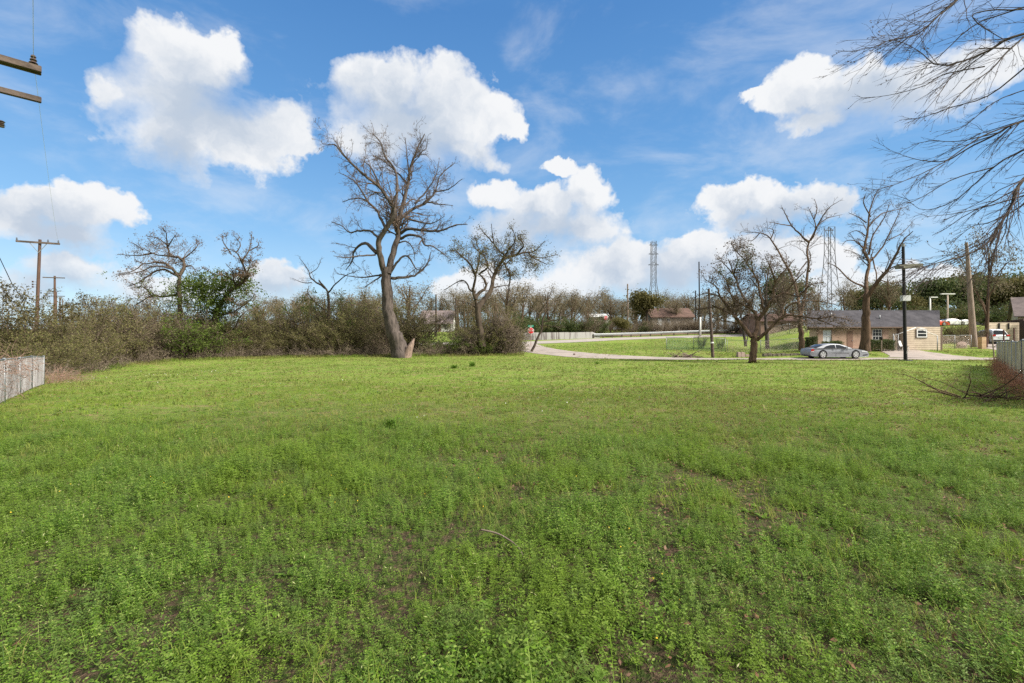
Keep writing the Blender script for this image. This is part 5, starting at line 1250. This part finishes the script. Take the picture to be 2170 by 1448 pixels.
# white chair-like frame & bin by the garage
x0=PX(1911,51.); t=thing('garden_chair','white garden chair with a dark seat beside the garage wall','chair',(x0,50.7,g(x0,50.7)),.5)
b=MB(); b.box(-.28,.28,-.28,.28,.42,.47); b.build('seat',IRON,t)
b=MB(); b.add([(-.28,.24,.45),(.28,.24,.45),(.28,.42,1.05),(-.28,.42,1.05),(-.28,.28,.45),(.28,.28,.45),(.28,.46,1.05),(-.28,.46,1.05)],[(0,1,2,3),(5,4,7,6),(0,4,5,1),(2,6,7,3),(1,5,6,2),(4,0,3,7)]); b.build('backrest',WHITEP,t)
for sx in (-1,1):
    for sy in (-1,1): b=MB(); b.bar((sx*.3,sy*.3,0),(sx*.25,sy*.24,.44),.045); b.build('leg',WHITEP,t)
# clipped shrubs along the house front
HEDGE=[shrub_mesh(1.3,1.5,24,TWIG,L_DKGREEN,4200,.075,3.,.1,tiplift=.0,spread=.1) for _ in range(2)]
def box_hedge(label,pxa,pxb,Y0,h,n,w=.9):
    xa,xb=PX(pxa,Y0),PX(pxb,Y0); z=g((xa+xb)/2,Y0); t=thing('hedge',label,'hedge',((xa+xb)/2,Y0,z)); L=xb-xa
    c=np.column_stack([rng.uniform(-L/2,L/2,n),rng.uniform(-w/2,w/2,n),h*(1-.86*rng.random(n)**1.5)]); c+=rng.normal(size=c.shape)*.05; c[:,2]+=.06*np.sin(c[:,0]*4)
    link('foliage',np_mesh('foliage',*leaf_quads(c,rng.uniform(.05,.11,n),.6),None,L_DKGREEN),t)
    k=int(L*9)+4; S=np.zeros((k,4,3)); S[:,0]=np.column_stack([rng.uniform(-L/2,L/2,k),rng.uniform(-w/3,w/3,k),np.zeros(k)])
    for j in range(1,4): S[:,j]=S[:,j-1]+np.column_stack([rng.normal(0,.08,k),rng.normal(0,.08,k),np.full(k,h*.3)])
    link('stems',np_mesh('stems',*tubes([(S,np.full((k,4),.02),4)]),None,TWIG),t); return t
box_hedge('round clipped evergreen bush at the left corner of the tan house',1710,1728,50.6,1.42,5200)
box_hedge('low flat evergreen hedge below the white blind window, behind the sedan',1745,1782,50.6,.95,6500)
box_hedge('ragged dark hedge below the paned window beside the driveway',1841,1893,50.4,1.15,7000)
x=PX(1868,49.6); t=thing('yard_lamp','small weathered lamp post in front of the ragged hedge','lamp post',(x,49.6,g(x,49.6)))
b=MB(); b.cyl((0,0,-.1),(0,0,1.25),.05,n=8); b.build('post',WOOD_GREY,t); b=MB(); b.cyl((0,0,1.25),(0,0,1.5),.09,.12,8); b.cyl((0,0,1.5),(0,0,1.6),.14,.02,8); b.build('lantern',IRON,t)
x=PX(2032,53.5); b=MB(); 
bm=bmesh.new(); bmesh.ops.create_icosphere(bm,subdivisions=2,radius=.6)
for v in bm.verts: v.co=Vector((v.co.x*.9,v.co.y*.6,max(-.1,v.co.z*.85)))+Vector([rng.normal()*.04 for _ in range(3)])
me=bpy.data.meshes.new('boulder'); bm.to_mesh(me); bm.free(); me.materials.append(PINKC); tag(link('boulder',me,None,(x,53.2,g(x,53.2)+.2)),'pale round boulder in the yard right of the tan house','boulder')
# ---- other houses
def house(name,label,px0,px1,Y0,base,eave,ridge,depth,wall,roof,axis='x',wins=(),doors=(),chim=False):
    x0=PX(px0,Y0); W_=PX(px1,Y0)-x0; zb=PZ(base,Y0); ze=PZ(eave,Y0)-zb; zr=(PZ(ridge,Y0+depth/2) if axis=='x' else PZ(ridge,Y0))-zb
    t=thing(name,label,'house',(x0,Y0,zb)); b=MB(); b.box(0,W_,0,depth,-1.5,ze)
    if axis=='x': b.add([(0,0,ze),(0,depth,ze),(0,depth/2,zr-.1)],[(0,1,2)]); b.add([(W_,0,ze),(W_,depth,ze),(W_,depth/2,zr-.1)],[(2,1,0)])
    else: b.add([(0,0,ze),(W_,0,ze),(W_/2,0,zr-.1)],[(0,1,2)]); b.add([(0,depth,ze),(W_,depth,ze),(W_/2,depth,zr-.1)],[(2,1,0)])
    b.build('wall',wall,t); b=MB(); (gable_x if axis=='x' else gable_y)(b,0,W_,0,depth,ze+.05,zr+.05); b.build('roof',roof,t)
    for a,c,zt,zl in wins: window(t,PX(a,Y0)-x0,PX(c,Y0)-x0,PZ(zl,Y0)-zb,PZ(zt,Y0)-zb,-.01,2,2)
    for a,c,zt,zl,m in doors: b=MB(); b.box(PX(a,Y0)-x0,PX(c,Y0)-x0,-.05,-.003,PZ(zl,Y0)-zb,PZ(zt,Y0)-zb); b.build('door',m,t)
    return t
t=house('house','small white house with a grey roof and double white doors behind the thicket',890,956,96,708,685,660,8,WWALL,ROOFG,'x',[(905,912,687,696)],[(929,934,688,704,DOORB),(941,950,687,703,WHITEP)])
b=MB(); b.box(PX(942.5,96)-PX(890,96),PX(945,96)-PX(890,96),-.07,-.052,PZ(699,96)-PZ(708,96),PZ(689,96)-PZ(708,96)); b.box(PX(946.3,96)-PX(890,96),PX(948.8,96)-PX(890,96),-.07,-.052,PZ(699,96)-PZ(708,96),PZ(689,96)-PZ(708,96)); b.build('door_glass',GLASS,t)
house('house','grey-tan house with a brown hip roof on the rise below the nearer lattice tower',1382,1470,99,693,672,655,8,GWALL,ROOFB,'x',[(1413,1420,675,687)],[(1394,1402,676,690,WHITEP)])
house('house','grey roofed house behind the thicket beside the vine draped tree',497,585,74,712,699,681,9,WWALL,ROOFG,'x')
house('shed','small white gabled shed in front of the grey roofed house',527,546,70,722,700,691,4,WWALL,ROOFG,'y')
house('house','low brown roofed house glimpsed behind the tallest tree',748,815,90,706,692,676,8,GWALL,ROOFG,'x')
house('shed','white flat shed on the rise behind the small distant stop sign',1254,1294,106,692,672,667,6,WWALL,mat('white metal roof',(.6,.6,.58),(.52,.52,.5),.5),'x')
house('house','red brick house seen between the trunks left of the tan house',1612,1700,84,698,681,667,8,bricks('red brick',(.25,.155,.12),(.21,.13,.10),(.25,.2,.17)),ROOFB,'x')
hr_=house('house','tan gabled house with a grey-brown roof at the far right edge',2157,2240,66,712,668,634,6,TANF,ROOFG,'x'); hr_.rotation_euler=(0,0,R(-40))
# carport, pillar, gate
x0=PX(2086,62.); t=thing('carport','tan walled carport with a dark sloping roof edge behind the iron gate','carport',(55.,50.,g(55.,50.)))
O=Vector(t.location); b=MB(); z1=PZ(687,64)-O.z; z2=PZ(676,59.)-O.z
def hexa(b,pts): b.add(pts,[(0,3,2,1),(4,5,6,7),(0,1,5,4),(1,2,6,5),(2,3,7,6),(3,0,4,7)])
xa,xb=PX(2080,64)-O.x,PX(2168,59.)-O.x
hexa(b,[(xb,9.,z2-.28),(xb+9,9.,z2-.28),(xa+9,14.,z1-.25),(xa,14.,z1-.25),(xb,9.,z2),(xb+9,9.,z2),(xa+9,14.,z1),(xa,14.,z1)]); b.build('roof',mat('dark carport fascia',(.085,.05,.04),(.05,.032,.028),.8),t)
b=MB(); b.box(PX(2089,58.8)-O.x,PX(2240,58.8)-O.x,8.7,8.95,-.8,PZ(684,58.8)-O.z); b.build('wall',TANF,t)
b=MB(); xs=PX(2160,58.2)-O.x; b.box(xs+.2,xs+.9,7.6,8.4,-.8,z2-.28); b.build('column',mat('dark brown column',(.06,.042,.034),(.04,.03,.025),.9),t)
for px in (2117,2137): b=MB(); xs=PX(px,58.6)-O.x; b.box(xs,xs+.14,8.6,8.69,PZ(698,58.6)-O.z,PZ(685,58.6)-O.z); b.build('trim_board',IRON,t)
SAND=bricks('sandstone block',(.50,.35,.21),(.42,.27,.15),(.30,.22,.15),2.4)
x=PX(2081,52.4); b=MB(); b.box(-.26,.26,-.24,.24,-.3,1.28); tag(b.build('stone_pillar',SAND,None,(x,52.4,g(x,52.4)),bevel=.02),'square sandstone gate pillar at the left of the iron gate','pillar')
x0=PX(2091,53.2); z=g(x0,53.2); t=thing('iron_gate','dark iron driveway gate in front of the parked silver hatchback','gate',(x0,53.2,z))
for px,h in ((2091.5,1.5),(2127,2.),(2149,2.2)): b=MB(); xs=PX(px,53.2)-x0; b.box(xs-.05,xs+.05,-.05,.05,-.2,h); b.build('post',mat('rusty iron',(.085,.035,.028),(.05,.025,.02),.8),t)
for h in (.18,.42,.62): b=MB(); b.bar((.05,0,h),(PX(2149,53.2)-x0,0,h),.035); b.build('rail',IRON,t)
b=MB(); b.bar((PX(2104,53.2)-x0,-.02,.0),(PX(2120,53.2)-x0,-.02,.62),.04); b.build('brace',IRON,t)
# roof vents and a downpipe on the tan house
hs_=[o for o in bpy.data.objects if o.name=='house'][0]
for px,dy in ((1790,2.2),(1888,1.6)):
    b=MB(); zz=ZE+.06+s_*(dy-.12); b.cyl((hx(px),dy,zz),(hx(px),dy,zz+.5),.07,n=8); b.build('vent_pipe',GALV,hs_,smooth=True)
b=MB(); b.box(hx(1902),hx(1902)+.08,-.10,-.003,-.1,ZE-.2); b.build('downpipe',TRIM,hs_)
b=MB(); b.box(-.3,W_+.35,-.47,-.37,ZE-.12,ZE-.0); b.build('gutter',TRIM,hs_)
# ================================================================ cars
from mathutils.geometry import tessellate_polygon
def paint(name,c,rough=.28,metal=.5):
    m,t,out=new_mat(name); co=t.n('ShaderNodeTexCoord').outputs['Object']
    n=t.noise(co,3.,4); col=t.mix(t.mr(n,.4,.7),c,tuple(x*.86 for x in c))
    b=t.n('ShaderNodeBsdfPrincipled',{'Base Color':col,'Roughness':rough,'Metallic':metal,'Coat Weight':.15,'Coat Roughness':.2}); t.nt.links.new(b.outputs[0],out.inputs[0]); return m
CGLASS=glass_mat(); CGLASS.name='tinted car glass'; CGLASS.node_tree.nodes['Principled BSDF'].inputs['Roughness'].default_value=.07; CGLASS.node_tree.nodes['Principled BSDF'].inputs['Specular IOR Level'].default_value=.25
RUBBER=mat('tyre rubber',(.02,.02,.02),(.014,.014,.014),.85,9,3); ALLOY=mat('alloy rim',(.62,.62,.62),(.5,.5,.5),.35,6,2,.7); DARKP=mat('dark plastic',(.018,.018,.019),(.012,.012,.012),.6,6,2)
TAILR=mat('red tail lamp',(.50,.02,.015),(.4,.015,.012),.25,6,2); HEADL=mat('clear head lamp',(.62,.64,.66),(.5,.52,.54),.15,6,2,.3)
def car(name,label,loc,rz,outline,roof,belt,hw,wheels,wr,pm,side_glass,shield,rearg,group=None,scale=1.,face='side'):
    """outline: lower body (x,z) from rear sill round the top to the front sill; roof: cabin line rear belt -> front belt"""
    t=thing(name,label,'car',loc,rz,group); t.scale=(scale,)*3
    xs=[p[0] for p in outline]; x0,x1=min(xs),max(xs); xm=(x0+x1)/2; hl=(x1-x0)/2
    def w(x,z):
        a=hw*(1-.16*min(1,abs((x-xm)/hl))**5)
        if z<.35: a*=.96
        if z>belt: a*=1-.30*(z-belt)/.55
        return a
    def shell(poly,nm,m,closed=True,lift=.035):
        pts=[Vector((x,z,0)) for x,z in poly]; tri=tessellate_polygon([pts]); b=MB(); n=len(poly); k=7; S=np.linspace(-1,1,k)
        vs=[]
        for x,z in poly:
            W=w(x,z)
            for s in S: vs.append((x,s*W,z+(lift*(1-s*s) if z>.5 else 0)))
        b.add(vs,[]); 
        for i in range(n if closed else n-1):
            j=(i+1)%n
            for q in range(k-1): b.f.append((i*k+q,j*k+q,j*k+q+1,i*k+q+1))
        for a_,c_,d_ in tri: b.f.append((a_*k,c_*k,d_*k)); b.f.append((d_*k+k-1,c_*k+k-1,a_*k+k-1))
        o=b.build(nm,m,t); me=o.data; me.polygons.foreach_set('use_smooth',[True]*len(me.polygons))
        for e in me.edges: pass
        try: me.set_sharp_from_angle(angle=R(32))
        except Exception: pass
        return o
    # wheel arches cut into the sill line
    bot=[]; zs=outline[-1][1]
    for cx in sorted(wheels,reverse=True):
        ra=wr*1.16; a0=math.asin(max(-1,min(1,(zs-wr)/ra)))
        for q in np.linspace(a0,math.pi-a0,11): bot.append((cx+ra*math.cos(q),wr+ra*math.sin(q)))
    shell(outline+bot,'body',pm); body=t.children[-1]
    shell(roof,'cabin',pm,True,.045)
    for poly,nm in side_glass:
        for s in (-1,1):
            b=MB(); b.add([(x,s*(w(x,z)+.012),z) for x,z in poly],[tuple(range(len(poly)))]); b.build('side_window',CGLASS,t)
    for (xa,za),(xb,zb),nm in ((*shield,'windscreen'),(*rearg,'rear_window')):
        n=Vector((-(zb-za),xb-xa)).normalized()*.022; n=-n if n.y<0 else n
        b=MB(); vs=[]; S=np.linspace(-.92,.92,7)
        for x,z in ((xa,za),(xb,zb)):
            for s in S: vs.append((x+n.x,s*w(x,z),z+n.y+.045*(1-s*s)))
        b.add(vs,[(q,q+1,8+q,7+q) for q in range(6)]); b.build(nm,CGLASS,t,smooth=True)
    for cx in wheels:
        for s in (-1,1):
            y=s*(hw-.1); wt=bpy.data.objects.new('wheel',None); COL.objects.link(wt); wt.parent=t; wt.location=(cx,y,wr)
            b=MB(); b.cyl((0,-.11,0),(0,.11,0),wr,n=26); b.build('tyre',RUBBER,wt,bevel=0)
            b=MB(); o=s*.112; b.cyl((0,o,0),(0,o+s*.006,0),wr*.22,n=14)
            for k in range(5):
                a=k*2*math.pi/5+.3; c_,s_=math.cos(a),math.sin(a); r1=wr*.68
                b.add([(c_*wr*.12-s_*.05,o,s_*wr*.12+c_*.05),(c_*wr*.12+s_*.05,o,s_*wr*.12-c_*.05),(c_*r1+s_*.075,o,s_*r1-c_*.075),(c_*r1-s_*.075,o,s_*r1+c_*.075)]+[(c_*wr*.12-s_*.05,o+s*.012,s_*wr*.12+c_*.05),(c_*wr*.12+s_*.05,o+s*.012,s_*wr*.12-c_*.05),(c_*r1+s_*.075,o+s*.012,s_*r1-c_*.075),(c_*r1-s_*.075,o+s*.012,s_*r1+c_*.075)],[(0,1,2,3),(4,7,6,5),(0,4,5,1),(1,5,6,2),(2,6,7,3),(3,7,4,0)])
            n=26
            for i in range(n):
                q0,q1=2*math.pi*i/n,2*math.pi*(i+1)/n; ra,rb=wr*.63,wr*.72
                b.add([(ra*math.cos(q0),o+s*.008,ra*math.sin(q0)),(rb*math.cos(q0),o+s*.004,rb*math.sin(q0)),(rb*math.cos(q1),o+s*.004,rb*math.sin(q1)),(ra*math.cos(q1),o+s*.008,ra*math.sin(q1))],[(0,1,2,3)])
            b.build('rim',ALLOY,wt)
    b=MB(); b.box(x0+.35,x1-.35,-hw*.82,hw*.82,.16,.42); b.build('underbody',DARKP,t)
    t['w']=1
    del t['w']
    return t,w
# side outline traced at 0.00413 m per unit
u=lambda *p:[((x-180)*.00413,(1240-y)*.00413) for x,y in p]
sed=u((330,1200),(215,1190),(182,1160),(178,1120),(192,1060),(215,1036),(330,1028),(440,1026),(740,1026),(1080,1034),(1200,1046),(1330,1066),(1420,1092),(1462,1122),(1476,1165),(1462,1200),(1290,1208))
roof=u((300,1030),(440,975),(560,948),(690,939),(830,946),(930,972),(1085,1036))
belt=(1240-1030)*.00413
SIL=paint('silver-grey car paint',(.235,.245,.265),.45,.15)
sg=[(u((446,1026),(520,984),(615,961),(716,955),(716,1026)),'r'),(u((738,1026),(738,955),(825,961),(905,990),(950,1026)),'f')]
x=PX(1770,44.6); t,w=car('sedan','silver-grey sedan with a dented front wing parked at the lane edge',(x-2.68,44.75,g(x,44.7)+.05),0.,sed,roof,belt,.91,[u((440,0))[0][0],u((1160,0))[0][0]],.345,SIL,sg,u((1072,1030),(880,956)),u((318,1022),(470,963)))
t.scale=(1.,1.,1.07)
b=MB(); b.add([(u((a,c))[0][0],-(w(*u((a,c))[0])+.012),u((a,c))[0][1]) for a,c in ((198,1052),(225,1042),(262,1062),(252,1080),(196,1092))],[(0,1,2,3,4)]); b.build('tail_light',TAILR,t)
b=MB(); b.add([(u((a,c))[0][0],-(w(*u((a,c))[0])+.012),u((a,c))[0][1]) for a,c in ((196,1093),(252,1081),(250,1093),(196,1104))],[(0,1,2,3)]); b.build('reverse_light',FRAME,t)
b=MB(); b.add([(u((a,c))[0][0],-(w(*u((a,c))[0])+.014),u((a,c))[0][1]) for a,c in ((1285,1075),(1350,1076),(1440,1100),(1420,1112),(1290,1100))],[(0,1,2,3,4)]); b.build('headlight',HEADL,t)
b=MB(); b.add([(u((a,c))[0][0],-(w(*u((a,c))[0])+.013),u((a,c))[0][1]) for a,c in ((1335,1158),(1440,1152),(1440,1172),(1335,1178))],[(0,1,2,3)]); b.build('bumper_vent',DARKP,t)
for a in (725,1030):
    b=MB(); b.add([(u((xx,c))[0][0],-(w(*u((xx,c))[0])+.006),u((xx,c))[0][1]) for xx,c in ((a,1030),(a+4,1030),(a+4,1200),(a,1200))],[(0,1,2,3)]); b.build('door_seam',DARKP,t)
for a in (640,945):
    b=MB(); p_=u((a,1058))[0]; b.box(p_[0],p_[0]+.2,-(w(*p_)+.035),-(w(*p_)-.01),p_[1],p_[1]+.035); b.build('door_handle',SIL,t,bevel=.008)
b=MB(); p_=u((905,1030))[0]; b.box(p_[0],p_[0]+.24,-(w(*p_)+.2),-(w(*p_)-.02),p_[1],p_[1]+.14); b.build('wing_mirror',SIL,t,bevel=.03)
b=MB(); b.add([(u((a,c))[0][0],-(w(*u((a,c))[0])+.010),u((a,c))[0][1]) for a,c in ((1070,1100),(1110,1080),(1200,1082),(1270,1100),(1200,1096),(1110,1095))],[(0,1,2,3,4,5)]); b.build('crumpled_wing_edge',DARKP,t)
b=MB(); b.add([(u((a,c))[0][0],-(w(*u((a,c))[0])+.008),u((a,c))[0][1]) for a,c in ((360,1116),(700,1120),(1020,1122),(1020,1129),(700,1127),(360,1123))],[(0,1,2,3,4,5)]); b.build('side_moulding',DARKP,t)
# silver hatchback behind the gate, seen from behind
su=[(.25,.30),(.02,.42),(.0,.62),(.06,1.0),(.4,1.02),(2.4,1.0),(3.35,.98),(4.1,.88),(4.45,.72),(4.5,.4),(4.3,.28),(4.05,.26)]
sr=[(.05,.98),(.42,1.62),(.9,1.74),(2.0,1.74),(2.5,1.64),(3.4,.98)]
LSIL=paint('light silver car paint',(.74,.75,.76),.4,.1)
sgl=[([(.6,1.04),(.75,1.52),(1.3,1.58),(1.3,1.04)],''),([(1.4,1.04),(1.4,1.58),(2.3,1.55),(2.95,1.04)],'')]
x=PX(2122,56.5); hx_,hy_=x,56.5
t,w=car('hatchback','silver hatchback seen from behind under the carport at right',(hx_,hy_,g(hx_,hy_)+.03),R(78),su,sr,1.0,.93,[.85,3.6],.36,LSIL,sgl,((3.3,1.02),(2.55,1.6)),((.10,1.06),(.40,1.58)))
for s in (-1,1): b=MB(); b.box(-.02,.1,min(s*.86,s*.52),max(s*.86,s*.52),.92,1.12); b.build('tail_light',TAILR,t,bevel=.02)
b=MB(); b.box(-.03,.02,-.8,.8,.36,.5); b.build('bumper_trim',DARKP,t)
b=MB(); b.box(-.025,.0,-.26,.26,.72,.86); b.build('number_plate',FRAME,t)
b=MB(); b.box(-.03,.0,-.5,.5,.9,.93); b.build('chrome_strip',ALLOY,t)
# cars on the rise at the back
WCAR=paint('white car paint',(.72,.72,.71),.35,.0); OCAR=paint('orange-red car paint',(.62,.06,.02),.35,.0)
for px,Y0,pm,lab,rz in ((2016,86,WCAR,'nearest white car on the rise, below the twin-headed lamp',0.),(2004,91,WCAR,'white car behind the nearest white car on the rise',3.14),(1976,84.5,OCAR,'orange-red car on the rise beside the end of the dark roof',0.),(2042,92,paint('dark car paint',(.04,.04,.045)),'dark car on the rise behind the nearest white car',0.)):
    x=PX(px,Y0); car('parked_car',lab,(x-2.2 if rz==0 else x+2.2,Y0,g(x,Y0)+.02),rz,sed,roof,belt,.91,[u((440,0))[0][0],u((1160,0))[0][0]],.345,pm,sg,u((1072,1030),(880,956)),u((318,1022),(470,963)),'cars parked on the rise',.88)
